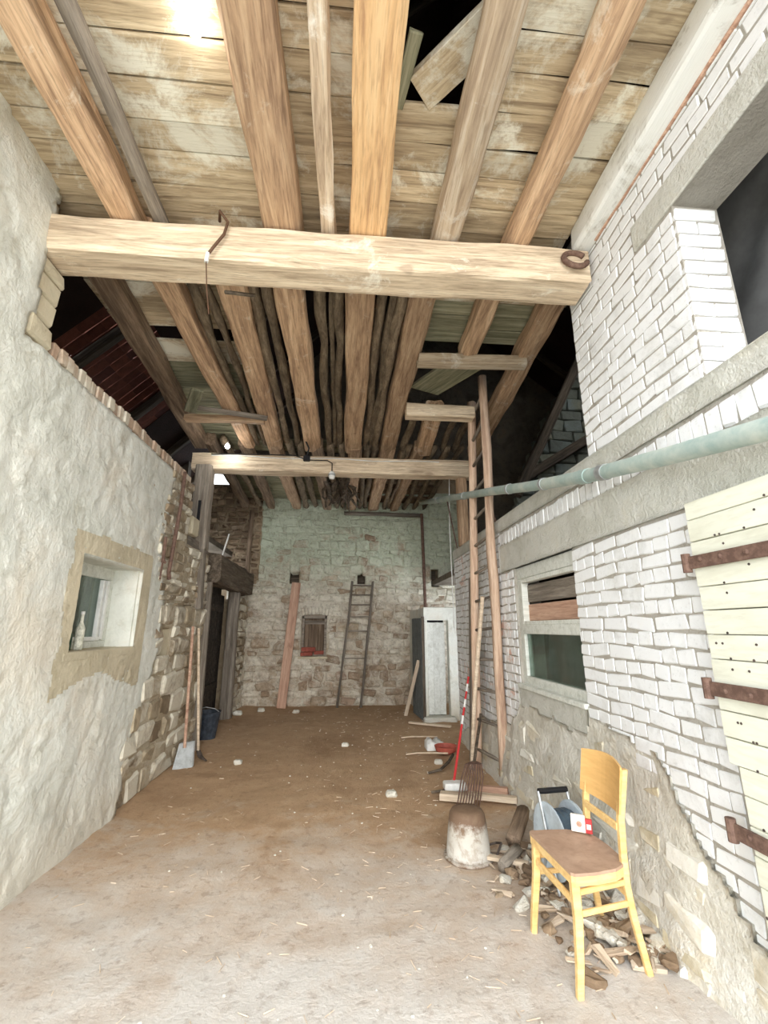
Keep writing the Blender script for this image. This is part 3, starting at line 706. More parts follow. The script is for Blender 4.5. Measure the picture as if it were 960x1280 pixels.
# ---- brick booth at the far right with two door leaves
bt = empty('wall_booth', (1.75, 8.6, 0)); bt['kind'] = 'structure'
pb(bt, 'header', M['plaster'], MB().bbox(1.47, 2.75, 8.48, 8.64, 1.74, 1.98, .01))
pb(bt, 'jamb', M['plaster'], MB().bbox(1.93, 2.75, 8.48, 8.64, 0, 1.76, .01).bbox(1.475, 1.54, 8.5, 8.64, 0, 1.76, .01))
pb(bt, 'side_wall', M['plaster'], MB().bbox(1.475, 1.56, 8.62, 10.3, 0, 1.97, .01))
pb(bt, 'step', M['concrete'], MB().bbox(1.42, 2.0, 8.3, 8.6, -.02, .09, .02))
d3 = empty('door_3', (1.47, 8.5, 0)); d3['kind'] = 'structure'
for k in range(5): board('plank', (1.425-.012*k, 8.50+.155*k, .03), (1.425-.012*k, 8.50+.155*k, 1.78), .152, .03, M['slate_door'], d3, up=(1,.077,0))
board('edge_batten', (1.445, 8.43, .03), (1.445, 8.43, 1.8), .05, .05, M['old_dark'], d3, up=(1,0,0))
d4 = empty('door_4', (1.5, 8.6, 0)); d4['kind'] = 'structure'
for k in range(3): board('plank', (1.60+k*.108, 8.56, .1), (1.60+k*.108, 8.56, 1.70), .107, .03, M['white_door'], d4, up=(0,1,0))
MB().box(1.57, 1.93, 8.9, 8.95, 0, 1.76).build('interior_shade_panel', M['black'], bt).location = (-1.75, -8.6, 0)  # black panel added for the shade inside the booth
o = board('leaning_batten', (1.17, 8.9, .03), (1.385, 8.62, 1.02), .06, .03, M['pale_wood'], None, up=(0,1,.5)); tag(o, 'thin pale batten leaning against the grey booth door', 'batten')
o = MB().tube([(1.80, 10.1, 1.9), (1.78, 10.08, 3.0), (1.76, 10.1, 4.2)], .035, 8).build('vertical_pipe', M['rust']); tag(o, 'rusty upright iron pipe standing on the booth before the back wall', 'pipe')
o = MB().tube([(1.72, 7.08, 4.05), (1.69, 7.06, 3.2), (1.70, 7.06, 2.3), (1.70, 7.06, 1.6)], .008, 6).build('white_cable', M['white_plastic']); tag(o, 'thin white cable running down the corner of the right wall', 'cable')
# end face of the right wall at the corner
P_cn = stone_protos('corner_brick', .25, .12, .075, .010, .008, 6, M['white_brick'])
emit('corner_brick', masonry('corner_brick', 'y', 7.12, 1, lambda z: [(1.75, 2.0)], 0, 2.75, C_, (.12, .25), .04, P_cn, .011, (0, .004), .002, alt=(.25, .125)), wr)

# ================================================================== TIMBER CEILING
ce = empty('ceiling', (0, 0, 4.3)); ce['kind'] = 'structure'
tb = timber('tie_beam', (-2.03, 2.70, 4.14), (1.72, 2.70, 4.15), .27, .29, M['beam'], None, .22, .012, n=16, step=.12); tag(tb, 'massive pale hewn beam spanning the whole passage overhead in front', 'beam')
tb2 = timber('cross_beam', (-2.28, 6.5, 3.98), (1.98, 6.5, 3.99), .22, .26, M['beam'], None, .22, .012, n=16, step=.15); tag(tb2, 'pale rear cross beam resting on the square post and carrying the poles', 'beam')
JZ = 4.395
def J(name, x0, y0, x1, y1, w, mat, k=.45, h=.2, z=JZ, wob=.016, taper=0): return timber(name, (x0, y0, z), (x1, y1, z), w, h, mat, ce, k, wob, n=14, step=.14, taper=taper)
Ys = Y0-.1
J('joist', -1.55, Ys, -1.57, 2.85, .20, M['joist'])
J('pole', -1.30, Ys, -1.34, 2.85, .09, M['grey_wood'], .9, .10, 4.36)
J('joist', -.50, Ys, -.50, 2.95, .27, M['joist'], .55)
J('pole', -.185, Ys, -.175, 2.8, .10, M['joist_pale'], .5, .10, 4.36)
J('joist', .115, Ys, .105, 2.9, .25, M['joist_orange'], .3)
J('joist', .68, Ys, .68, 2.9, .21, M['joist_pale'], .9)
J('joist', 1.22, Ys, 1.22, 2.9, .20, M['joist'], .9)
# middle bay
J('joist', -1.98, 2.85, -2.28, 6.7, .2, M['joist_dark'], .35)
J('joist', -1.53, 2.75, -1.52, 6.6, .2, M['joist'], .5)
J('joist', -.97, 2.85, -1.14, 6.7, .24, M['joist'], .5)
J('joist', -.50, 2.85, -.56, 6.7, .26, M['joist'], .4)
J('joist', .075, 2.85, .08, 6.7, .26, M['joist'], .4)
J('joist', .62, 2.85, .62, 6.7, .25, M['joist'], .6)
J('joist', 1.19, 2.85, 1.22, 4.05, .17, M['joist'], .4)
J('joist', 1.74, 2.85, 2.05, 6.7, .2, M['joist'], .3)
J('joist', 1.12, 5.25, 1.22, 6.7, .24, M['joist'], .4)
for x0, x1, y0, y1, r in ((-1.32,-1.40,2.8,6.6,.08), (-1.2,-1.27,2.85,6.6,.07), (-.82,-.93,2.85,6.6,.085), (-.71,-.79,2.85,6.6,.09), (-.26,-.29,2.85,6.6,.095), (-.17,-.21,2.85,6.6,.06), (-.10,-.12,2.85,6.6,.085),
                          (.27,.28,2.85,6.6,.09), (.36,.36,2.85,6.6,.08), (.43,.42,2.85,6.6,.10), (.86,.87,5.2,6.6,.10), (1.46,1.5,5.2,6.6,.09), (1.66,1.7,5.2,6.6,.10)):
    timber('pole', (x0, y0, 4.38), (x1, y1, 4.38), r, r*1.05, M['pole'], ce, .95, .03, n=9, step=.16)
# rear bay
for x0, x1, w, m in ((-2.1,-2.35,.16,'joist_dark'), (-1.60,-1.75,.17,'joist_dark'), (-1.14,-1.17,.22,'joist'), (-.5,-.46,.2,'joist_dark'), (.11,.11,.22,'joist'), (.63,.63,.25,'joist'), (1.14,1.12,.2,'joist')):
    J('joist', x0, 6.55, x1, 10.3, w, M[m], .5)
for x0, x1, r in ((-1.9,-2.0,.1), (-.92,-.94,.12), (-.76,-.74,.11), (-.28,-.25,.11), (-.12,-.1,.1), (.3,.31,.1), (.42,.42,.1), (.88,.88,.1), (.98,1.0,.08), (1.36,1.38,.11), (1.58,1.6,.1), (1.8,1.85,.1)):
    timber('pole', (x0, 6.5, 4.38), (x1, 10.25, 4.38), r, r*1.05, M['pole'], ce, .95, .03, n=9, step=.2)
o = timber('wall_pole', (-.05, 10.2, 4.2), (1.75, 10.2, 4.18), .09, .09, M['grey_wood'], None, .9, .01); tag(o, 'thin horizontal pole carrying the ceiling poles against the back wall', 'pole')
# cross pieces
for p0, p1, w, h, m, lab in (((.70,4.02,4.26), (1.82,3.98,4.27), .13, .11, 'beam', 'short pale cross timber between joists, nearest the big front beam'),
                        ((.72,5.12,4.25), (1.58,5.12,4.25), .17, .17, 'beam', 'short cross timber framing the rear edge of the ladder opening'),
                        ((-2.12,5.56,4.25), (-1.1,5.54,4.25), .09, .09, 'joist', 'thin cross timber between the left hand joists'),
                        ((-1.95,5.2,4.24), (-1.05,5.42,4.23), .05, .05, 'grey_wood', 'slim rod nailed across the left hand joists')):
    tag(timber('cross_timber', p0, p1, w, h, M[m], None, .25, .008), lab, 'timber')
o = board('brace_board', (-1.96, 5.25, 4.2), (-1.72, 4.75, 4.22), .13, .03, M['deck_wood2'], None, up=(0,0,1)); tag(o, 'short greenish board nailed diagonally under the left joists', 'board')
o = board('trapdoor_board', (.95, 5.05, 4.52), (1.35, 4.1, 4.40), .42, .035, M['deck_wood2'], None, up=(0,0,1)); tag(o, 'broad mossy board lying over the ladder opening', 'board')
# deck planks, front bay
y = Ys; hole = (.22, .62, 1.42, 2.02)
def deck_row(y, w, xa, xb, mat, cuts, zz=4.512):
    xs = [xa] + [c_ + rnd.uniform(-.03, .03) for c_ in cuts if xa+.2 < c_ < xb-.2 and rnd.random() < .75] + [xb]
    for a, b in zip(xs, xs[1:]):
        if a < .5 < b or a < .3 < b:
            if 1.38 < y+w/2 < 1.95:
                segs = [(a, .2), (.80, b)]
            else: segs = [(a, b)]
        else: segs = [(a, b)]
        for s0, s1 in segs:
            if s1-s0 < .08: continue
            dz = rnd.uniform(0, .012); dy = rnd.uniform(-.006, .006)
            board('plank', (s0+.003, y+w/2+dy, zz+dz), (s1-.003, y+w/2-dy, zz+dz+rnd.uniform(-.006, .006)), w-.008, .026, mat, ce, bev=.005, jit=.006)
cuts = [-1.57, -.5, .11, .68, 1.22]
while y < 2.85:
    w = rnd.uniform(.17, .235); deck_row(y, w, -2.25, 1.66, M['deck'], cuts); y += w
y = 2.85
while y < 6.6:
    w = rnd.uniform(.16, .24)
    if not 3.95 < y+w/2 < 4.2: deck_row(y, w, -2.3, -1.0, M['deck'] if y < 4.6 else M['deck_wood2'], [-1.55])
    if y < 3.95: deck_row(y, w, .7, 2.0, M['deck_wood2'] if y > 3.4 else M['deck'], [1.2])
    y += w
while y < 10.2:
    w = rnd.uniform(.18, .26)
    if rnd.random() < .8: deck_row(y, w, -2.4, .0, M['deck_wood2'], [-1.6, -1.1])
    if rnd.random() < .6: deck_row(y, w, .0, 1.9, M['joist_dark'], [.6])
    y += w
# dark hay boards over the poles
o = board('wood_block', (.80, 1.42, 4.60), (.36, 1.83, 4.52), .20, .05, M['deck'], None); tag(o, 'cut wooden board end poking across the hole in the deck', 'board')
o = board('broken_board', (.30, 1.55, 4.50), (.24, 1.90, 4.50), .07, .03, M['deck_wood2'], None); tag(o, 'splintered narrow board hanging in the hole in the deck', 'board')

# iron ring, rope, cables, lamp holder, bright spots
ring = MB(); R_ = []
for k in range(21):
    a = 2*math.pi*k/20*.86+.6; R_.append((1.60+.085*math.cos(a), 2.535+.02*math.sin(a), 4.165+.075*math.sin(a)))
ring.tube(R_, .02, 8); o = ring.build('iron_ring', M['rust'], smooth=True); tag(o, 'broken rusty iron ring fixed to the right end of the front beam', 'ring')
cbl = empty('hanging_cable', (-1.0, 2.5, 4.3)); tag(cbl, 'brown cable hanging over the front beam with a white plug end', 'cable')
pb(cbl, 'cord', M['cable'], MB().tube([(-.93,2.62,4.36), (-.90,2.52,4.34), (-.845,2.535,4.27), (-.86,2.53,4.16), (-.92,2.53,4.05), (-.95,2.53,3.99)], .010, 8))
pb(cbl, 'plug', M['white_plastic'], MB().tube([(-.95,2.53,4.0), (-.955,2.53,3.93)], .014, 8))
pb(cbl, 'thin_wire', M['cable'], MB().tube([(-.955,2.53,3.93), (-.965,2.62,3.80), (-.96,2.7,3.66)], .004, 5))
o = MB().tube([(-.92, 2.86, 3.98), (-.74, 3.0, 4.08)], .014, 7).build('wooden_peg', M['old_dark']); tag(o, 'dark wooden peg sticking out under a joist behind the front beam', 'peg')
cb2 = empty('cable_run', (-.1, 6.4, 4.1)); tag(cb2, 'pale cable strung along the face of the rear cross beam', 'cable')
pts = [(-2.0+.2*i, 6.372+.003*math.sin(i*1.7), 4.06+.012*math.sin(i*.9)) for i in range(18)]; pb(cb2, 'cord', M['white_plastic'], MB().tube(pts, .007, 6))
jbx = empty('junction_box', (-.62, 6.37, 4.05)); tag(jbx, 'small dark junction box on the rear cross beam', 'junction box')
pb(jbx, 'housing', M['black'], MB().bbox(-.66,-.56,6.33,6.385,4.01,4.10,.01)); pb(jbx, 'lead', M['black'], MB().tube([(-.61,6.35,4.08), (-.58,6.32,4.2), (-.64,6.3,4.33)], .012, 6))
pb(jbx, 'side_lead', M['black'], MB().tube([(-2.0,6.36,4.08), (-1.4,6.36,4.09), (-.8,6.36,4.1), (-.66,6.36,4.05)], .008, 6)); 
lh = empty('lamp_holder', (-.23, 6.4, 3.8)); tag(lh, 'white ceramic lamp holder without bulb under the rear cross beam', 'lamp holder')
pb(lh, 'wire', M['black'], MB().tube([(-.62,6.36,4.03), (-.3,6.36,4.03), (-.23,6.36,3.99), (-.23,6.36,3.86)], .008, 6)); pb(lh, 'socket', M['white_plastic'], MB().lathe([(.035,3.75),(.045,3.78),(.045,3.84),(.02,3.87)], 12, Matrix.Translation((-.23, 6.38, 0)))); pb(lh, 'rim', M['metal'], MB().lathe([(.055,3.80),(.055,3.82)], 12, Matrix.Translation((-.23, 6.38, 0))))
for i, (p, lab) in enumerate((((-1.72, 6.15, 4.12), 'bright spot built as a small bulb at the left end of the rear cross beam'), ((-.80, 1.62, 4.46), 'bright spot built as a small bulb between planks beside the broad front joist'))):
    e = empty('bright_spot', p); tag(e, lab, 'bulb')  # bright spots of unknown source, built as small bulbs
    pb(e, 'globe', M['bulb'], MB().lathe([(.004, p[2]-.034),(.022, p[2]-.026),(.034, p[2]-.004),(.026, p[2]+.02),(.012, p[2]+.034)], 12, Matrix.Translation((p[0], p[1], 0)))); pb(e, 'socket', M['white_plastic'], MB().lathe([(.014, p[2]+.034),(.014, p[2]+.06)], 10, Matrix.Translation((p[0], p[1], 0))))
    l_ = bpy.data.lights.new('bright_spot_light', 'POINT'); l_.energy = (2, .3)[i]; l_.shadow_soft_size = .05; lo = bpy.data.objects.new('bright_spot_light', l_); COL.objects.link(lo); lo.location = (p[0], p[1], p[2]-.07)

# bundle of branches hanging from the rear poles
br = empty('branch_bundle', (-.3, 8.6, 4.2)); tag(br, 'tangled bundle of dark dead branches hanging under the rear ceiling', 'branches')
for k in range(18):
    x = rnd.uniform(-.5, .08); y = rnd.uniform(7.7, 8.9); pts = [Vector((x, y, 4.34))]
    for q in range(5): pts.append(pts[-1]+Vector((rnd.uniform(-.09, .09), rnd.uniform(-.02, .2), rnd.uniform(-.12, -.01))))
    pb(br, 'branch', M['old_dark'], MB().tube(pts, [.045*(1-.13*i) for i in range(6)], 7))

# horizontal pipe along the right wall
pp = empty('drain_pipe', (1.6, 3.0, 2.6)); tag(pp, 'long grey green pipe running along the right wall above the window', 'pipe')
PP = [(1.60, .6, 2.17), (1.60, 1.4, 2.33), (1.60, 2.0, 2.44), (1.62, 2.7, 2.585), (1.62, 3.6, 2.80), (1.58, 4.5, 3.03), (1.55, 6.0, 3.40), (1.53, 7.5, 3.77), (1.51, 8.7, 4.08)]
pb(pp, 'tube', M['pipe'], MB().tube(PP, .046, 20)); pp.children[0].data.polygons.foreach_set('use_smooth', [len(p.vertices) == 4 for p in pp.children[0].data.polygons])
for y, w in ((2.55, .03), (2.78, .05), (3.4, .02), (4.1, .02), (5.6, .02), (7.2, .02)):
    z = interp(y, [(a[1], a[2]) for a in PP]); x = interp(y, [(a[1], a[0]) for a in PP]); s = .235
    pb(pp, 'collar', M['metal'] if w < .04 else M['pipe'], MB().tube([(x, y-w, z-w*s), (x, y+w, z+w*s)], .052, 20))
for y in (2.9, 5.0, 6.9):
    z = interp(y, [(a[1], a[2]) for a in PP]); x = interp(y, [(a[1], a[0]) for a in PP]); pb(pp, 'bracket', M['rust'], MB().tube([(x+.04, y, z), (x+.09, y, z-.03), (1.78, y, min(z, 2.75)-.02)], .010, 6))

# right post under the rear cross beam
o = timber('pier_post', (1.80, 6.62, 2.81), (1.78, 6.55, 3.87), .15, .14, M['joist'], None, .25, .006, up=(0,1,0)); tag(o, 'brown timber post on the right wall under the rear cross beam', 'post')

# ================================================================== ROOF AND ATTIC
rf = MB()
RL = (-6.2, 3.0); RT = (1.5, 11.0); RR = (10.0, 4.0)
def rz(x): return interp(x, [RL, RT, RR])
patch = (-4.15, -3.1, 5.6, 8.4)
def roofquad(x0, x1, y0, y1):
    v = [(x0,y0,rz(x0)),(x1,y0,rz(x1)),(x1,y1,rz(x1)),(x0,y1,rz(x0)),(x0,y0,rz(x0)+.15),(x1,y0,rz(x1)+.15),(x1,y1,rz(x1)+.15),(x0,y1,rz(x0)+.15)]
    rf.add(v, [(0,1,2,3),(4,7,6,5),(0,4,5,1),(1,5,6,2),(2,6,7,3),(3,7,4,0)])
a, b, c_, d = patch
roofquad(RL[0], a, Y0, 12); roofquad(b, RT[0], Y0, 12); roofquad(a, b, Y0, c_); roofquad(a, b, d, 12); roofquad(RT[0], 5.2, Y0, 12); roofquad(7.0, RR[0], Y0, 12); roofquad(5.2, 7.0, Y0, 5.0); roofquad(5.2, 7.0, 7.2, 12)   # opening added out of view to let light into the right attic
rf.box(-6.4, -6.2, Y0, 12, 0, 3.2).box(10, 10.2, Y0, 12, 0, 4.2)
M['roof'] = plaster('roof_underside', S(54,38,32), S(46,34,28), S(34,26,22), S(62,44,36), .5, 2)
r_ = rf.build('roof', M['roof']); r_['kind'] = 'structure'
g = MB()
for xx in np.arange(-6.2, 10, .6):
    x0, x1 = float(xx), min(float(xx)+.6, 10)
    zt = max(rz(x0), rz(x1)); 
    g.box(x0, x1, Y0-.2, Y0, 4.62 if -2.4 < x0+.3 < 2.0 else 0, zt)
    if not -4.2 < x0+.3 < -1.7: g.box(x0, x1, 12, 12.2, 0, zt)
    else: g.box(x0, x1, 12, 12.2, 0, 4.6); g.box(x0, x1, 12, 12.2, 5.75, max(zt, 5.8))
    if x0 > 2.6 or x0 < -4.0: g.box(x0, x1, 10.5, 10.7, 0 , zt)
    elif x0 > -2: g.box(x0, x1, 10.5, 10.7, 4.9, zt)
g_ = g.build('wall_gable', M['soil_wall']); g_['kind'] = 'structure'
# side building walls below the attic so that no daylight leaks in underneath
# individual tiles with daylight between them
nx = math.sqrt((b-a)**2+(rz(b)-rz(a))**2); ang = math.atan2(rz(b)-rz(a), b-a)
P_t = stone_protos('roof_tile', .17, .34, .02, .004, .004, 4, M['tile'])
tl = []
rows = int(nx/.36)+1
for i in range(rows):
    for j in range(int((d-c_)/.19)+1):
        x = a+(i+.5)*(b-a)/rows; y = c_+(j+.5)*.19
        if rnd.random() < .012: continue
        me, L, D, H = rnd.choice(P_t); loc = Vector((x, y, rz(x)+.03))
        tl.append((Matrix.Translation(loc) @ Matrix.Rotation(-ang, 4, 'Y') @ Matrix.Rotation(math.pi/2, 4, 'Z') @ Matrix.Diagonal((1.06, 1.03, 1, 1)), me, loc))
emit('roof_tile', tl, r_)
for j in range(7):
    y = .8+j*1.75; o = timber('rafter', (RL[0]+.2, y, rz(RL[0]+.2)-.1), (RT[0]-.1, y, rz(RT[0]-.1)-.1), .12, .14, M['old_dark'], r_, .3, .01, step=1.0)
    timber('rafter', (RT[0]+.1, y, rz(RT[0]+.1)-.1), (RR[0]-.2, y, rz(RR[0]-.2)-.1), .12, .14, M['old_dark'], r_, .3, .01, step=1.0)
# stone gable seen through the right hand attic
GP = [(3.5, 3.6), (3.75, 4.75), (4.5, 6.3), (5.35, 7.6), (7.2, 7.6), (7.2, 3.6)]
gw = empty('wall_attic_right', (5, 9, 3.6)); gw['kind'] = 'structure'
P_g = stone_protos('attic_block', .45, .2, .25, .02, .02, 6, M['stone_teal'])
def gsp(z):
    xs = [3.4+.05*i for i in range(77)]; ok = [x for x in xs if inside(x, z, GP)]
    return [(ok[0], ok[-1])] if ok else []
gp = masonry('attic_block', 'y', 9.0, -1, gsp, 3.6, 7.6, .27, (.35, .6), .2, P_g, .015, (-.01, .02), .01, cj=.2)
gp = [(Matrix.Translation((-5, -9, -3.6)) @ m, me, c2) for m, me, c2 in gp]
emit('attic_block', gp, gw)
o = timber('attic_strut', (3.7, 8.8, 4.65), (6.6, 8.8, 6.5), .16, .2, M['old_dark'], None, .3, .01); tag(o, 'dark sloping timber crossing the stone gable in the right attic', 'timber')
o = timber('attic_rafter', (3.55, 8.75, 4.3), (5.5, 8.75, 8.0), .18, .2, M['old_dark'], None, .3, .01); tag(o, 'dark rafter following the slope of the stone gable', 'rafter')
# attic floors over the side buildings
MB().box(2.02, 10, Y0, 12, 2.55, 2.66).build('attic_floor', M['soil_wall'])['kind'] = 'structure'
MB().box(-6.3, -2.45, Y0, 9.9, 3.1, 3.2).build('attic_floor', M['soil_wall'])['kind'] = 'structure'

# ================================================================== LOOSE THINGS
def ladder(name, A0, A1, B0, B1, nr, r, rr, mat, label, rungs=None, kick=.0):
    e = empty(name, tuple((Vector(A0)+Vector(B0))/2)); tag(e, label, 'ladder')
    A0, A1, B0, B1 = map(Vector, (A0, A1, B0, B1))
    for P, Q in ((A0, A1), (B0, B1)):
        timber('rail', P, Q, r*2, r*1.8, mat, e, .85, .014, n=10, step=.3, up=(0,1,0))
    for k in range(nr):
        t_ = (k+.6)/nr*.985 if rungs is None else rungs[k]
        a_ = A0.lerp(A1, t_); b_ = B0.lerp(B1, t_); d_ = (b_-a_).normalized()*.02
        timber('rung', a_-d_, b_+d_, rr*2, rr*2, M['grey_wood'], e, .9, .004, n=8, step=.2)
    return e
ladder('ladder', (1.70, 5.08, .03), (1.60, 4.72, 4.55), (1.58, 5.68, .03), (1.60, 5.2, 4.46), 13, .05, .017, M['ladder'], 'tall reddish wooden ladder rising along the right wall into the ceiling')
ladder('ladder', (-.10, 10.0, .01), (.17, 10.2, 2.62), (.38, 9.95, .01), (.62, 10.2, 2.62), 6, .024, .015, M['grey_wood'], 'small grey ladder leaning against the back wall', rungs=(.37, .585, .70, .80, .885, .965))
o = board('leaning_plank', (-1.24, 9.95, .02), (-1.08, 10.22, 2.58), .19, .035, M['plank_red'], None, up=(0,1,0)); tag(o, 'long reddish plank leaning against the back wall beside the small window', 'plank')
for p0, p1, w, m, lab in (((1.50, 5.62, .02), (1.66, 5.85, 2.25), .10, 'grey_wood', 'wide grey weathered board leaning behind the tall ladder'),):
    tag(board('leaning_plank', p0, p1, w, .03, M[m], None, up=(-1,0,0)), lab, 'plank')
tag(MB().tube([(1.50, 5.62, .02), (1.53, 5.48, .8), (1.58, 5.3, 1.55), (1.585, 5.13, 1.95)], .024, 8).build('wooden_pole', M['pale_wood']), 'pale bent wooden pole leaning between the rails of the tall ladder', 'pole')
# broom with red and white handle
bm = empty('broom', (1.16, 4.95, 0)); tag(bm, 'broom with red and white striped handle leaning by the ladder', 'broom')
A_ = Vector((1.13, 4.95, .10)); B_ = Vector((1.53, 5.70, 1.02))
for k in range(12):
    pb(bm, 'handle_band', M['red_plastic'] if k % 2 or k < 5 else M['white_plastic'], MB().tube([A_.lerp(B_, k/12), A_.lerp(B_, (k+1)/12)], .013, 8))
pb(bm, 'head', M['white_plastic'], MB().bbox(1.02, 1.24, 4.84, 4.97, .05, .12, .012, Matrix.Identity(4)))
bb = MB()
for k in range(60): x = rnd.uniform(1.03, 1.23); y = rnd.uniform(4.85, 4.96); bb.tube([(x, y, .055), (x+rnd.uniform(-.01,.01), y+rnd.uniform(-.01,.01), .0)], .004, 4)
pb(bm, 'bristles', M['white_plastic'], bb)['kind'] = 'stuff'
# shovel and rake on the left
sh = empty('shovel', (-1.9, 6.4, 0)); tag(sh, 'shovel with brown handle leaning on the left wall', 'shovel')
pb(sh, 'handle', M['plank_red'], MB().tube([(-1.86, 6.05, .22), (-1.93, 6.12, 1.62)], .018, 8)); pb(sh, 'blade', M['metal'], MB().add([(-1.95,5.96,.0),(-1.76,6.08,.0),(-1.79,6.15,.26),(-1.93,6.06,.26),(-1.94,5.98,.01),(-1.75,6.10,.01),(-1.78,6.17,.27),(-1.92,6.08,.27)], [(0,1,2,3),(7,6,5,4),(0,4,5,1),(1,5,6,2),(2,6,7,3),(3,7,4,0)]))
rk = empty('hoe', (-1.9, 6.5, 0)); tag(rk, 'hoe with pale handle leaning on the wall beside the shovel', 'hoe')
pb(rk, 'handle', M['pale_wood'], MB().tube([(-1.80, 6.42, .05), (-1.93, 6.36, 1.6)], .017, 8)); pb(rk, 'blade', M['iron'], MB().tube([(-1.80,6.42,.1), (-1.76,6.38,.04), (-1.66,6.3,.01)], [.03,.035,.012], 8, ec=.4))
# bucket by the doorway
bu = empty('bucket', (-2.02, 7.45, 0)); tag(bu, 'dark blue black bucket standing in the left doorway', 'bucket')
T_ = Matrix.Translation((-2.0, 7.45, .01))
pb(bu, 'body', M['rubber'], MB().lathe([(.13,0),(.18,.36),(.19,.38),(.175,.38),(.125,.02)], 20, T_)); pb(bu, 'handle', M['metal'], MB().tube([(-2.18,7.45,.37), (-2.12,7.36,.44), (-2.0,7.32,.47), (-1.88,7.36,.44), (-1.82,7.45,.37)], .006, 6))
# bottles on the window sill
for x, y, h, m, lab in ((-2.10, 3.90, .30, 'bottle_white', 'white patterned bottle standing on the left window sill, nearest the room'), (-2.13, 3.80, .22, 'bottle_green', 'short dark green bottle on the left window sill behind the white one'), (-2.18, 3.86, .25, 'bottle_green', 'tall dark green bottle on the left window sill beside the glass')):
    e = empty('bottle', (x, y, 1.43)); tag(e, lab, 'bottle'); r = .032
    pb(e, 'body', M[m], MB().lathe([(r*.9,1.432),(r,1.44),(r,1.43+h*.55),(r*.4,1.43+h*.72),(r*.36,1.43+h*.93)], 14, Matrix.Translation((x, y, 0)))); pb(e, 'cap', M['white_plastic'], MB().lathe([(r*.45,1.43+h*.92),(r*.45,1.43+h)], 10, Matrix.Translation((x, y, 0))))
# white stick over the lintel
tag(MB().tube([(-1.93, 7.1, 2.6), (-1.86, 7.2, 3.05)], .012, 6).build('white_stick', M['white_plastic']), 'thin white stick poking up behind the square post', 'stick')
tag(timber('upright_pole', (-2.12, 9.95, 2.62), (-2.12, 9.98, 4.15), .1, .1, M['joist_dark'], None, .8, .01, up=(0,1,0)), 'brown upright pole standing on the dark lintel before the back wall', 'pole')

# upturned zinc bucket
bk_ = empty('upturned_bucket', (.93, 3.72, 0)); tag(bk_, 'upturned zinc bucket caked with earth on the floor', 'bucket')
T_ = Matrix.Translation((.93, 3.68, .0)) @ Matrix.Diagonal((1.0, 1.0, .84, 1))
pb(bk_, 'body', M['bucket'], MB().lathe([(.165,.0),(.165,.02),(.158,.025),(.150,.14),(.138,.26),(.128,.335),(.112,.365),(.07,.374),(.0,.374)], 32, T_)); bk_.children[0].data.polygons.foreach_set('use_smooth', [True]*len(bk_.children[0].data.polygons))
pb(bk_, 'rim', M['bucket'], MB().lathe([(.168,.0),(.176,.008),(.176,.022),(.165,.028)], 32, T_)); pb(bk_, 'handle', M['iron'], MB().tube([(1.09,3.78,.03), (1.16,3.74,.06), (1.17,3.66,.09), (1.12,3.62,.03), (1.08,3.64,.02)], .008, 6))
# hay fork
fk = empty('hay_fork', (1.2, 4.6, 0)); tag(fk, 'rusty many-tined hay fork lying propped against the wall', 'fork')
pb(fk, 'handle', M['old_dark'], MB().tube([(1.33, 4.88, .30), (1.46, 5.15, .50), (1.56, 5.35, .66)], .016, 8))
for k in range(9):
    q = k-4; pb(fk, 'tine', M['rust'], MB().tube([(1.33+.006*q, 4.88, .30), (1.30+.020*q, 4.80, .30), (1.25+.026*q, 4.68, .22), (1.18+.026*q, 4.54, .10), (1.12+.026*q, 4.42, .03)], [.008,.0075,.007,.006,.004], 6))
# timber offcuts
tag(board('timber_offcut', (.95, 4.76, .05), (1.26, 4.66, .05), .10, .06, M['pale_wood'], None), 'short pale squared offcut lying under the broom head', 'offcut')
tag(board('timber_offcut', (1.22, 4.72, .06), (1.62, 4.52, .07), .07, .05, M['pale_wood'], None), 'longer pale batten lying behind the hay fork', 'offcut')
tag(board('timber_offcut', (1.20, 4.95, .06), (1.60, 4.72, .08), .06, .06, M['plank_red'], None), 'reddish brown batten lying near the foot of the ladder', 'offcut')
tag(MB().tube([(.98, 5.55, .02), (1.12, 5.55, .05), (1.25, 5.7, .09), (1.36, 5.95, .1)], [.012,.016,.018,.018], 7).build('curved_branch', M['old_dark']), 'dark curved branch lying on the floor before the ladder', 'branch')
tag(MB().tube([(.90, 4.95, .02), (1.0, 4.93, .035), (1.12, 4.98, .04)], .012, 6).build('short_stick', M['old_dark']), 'short dark stick on the floor left of the broom', 'stick')
# red bowl, foil, cable loops
bo = empty('bowl', (1.36, 6.35, 0)); tag(bo, 'shallow red bowl lying by the wall corner', 'bowl')
pb(bo, 'body', M['terracotta'], MB().lathe([(.08,.02),(.13,.05),(.15,.11),(.143,.11),(.12,.06),(.0,.035)], 24, Matrix.Translation((1.36, 6.35, 0)), cap=False))
tag(sheet('crumpled_bag', 'z', .05, 1, 1.15, 1.38, 6.55, 6.78, .03, None, lambda x, y: .09*abs(fbm(x, y, 8, 3, 3))+.02, M['white_plastic'], None, skirt=.05), 'crumpled white plastic bag beside the red bowl', 'bag')
for (x0, y0), lab in (((.98, 7.2), 'upper'), ((.93, 6.3), 'lower')):
    tag(MB().tube([(x0-.1, y0, .03), (x0+.05, y0+.03, .035), (x0+.25, y0-.05, .05), (x0+.42, y0-.12, .06)], .010, 6).build('straw_cord', M['pale_wood']), 'pale cord lying on the earth floor, %s of the two by the bowl' % ('farther' if lab == 'upper' else 'nearer'), 'cord')
tag(board('door_batten', (1.15, 8.25, .04), (1.75, 7.75, .06), .07, .03, M['pale_wood'], None), 'pale batten lying before the booth step', 'batten')
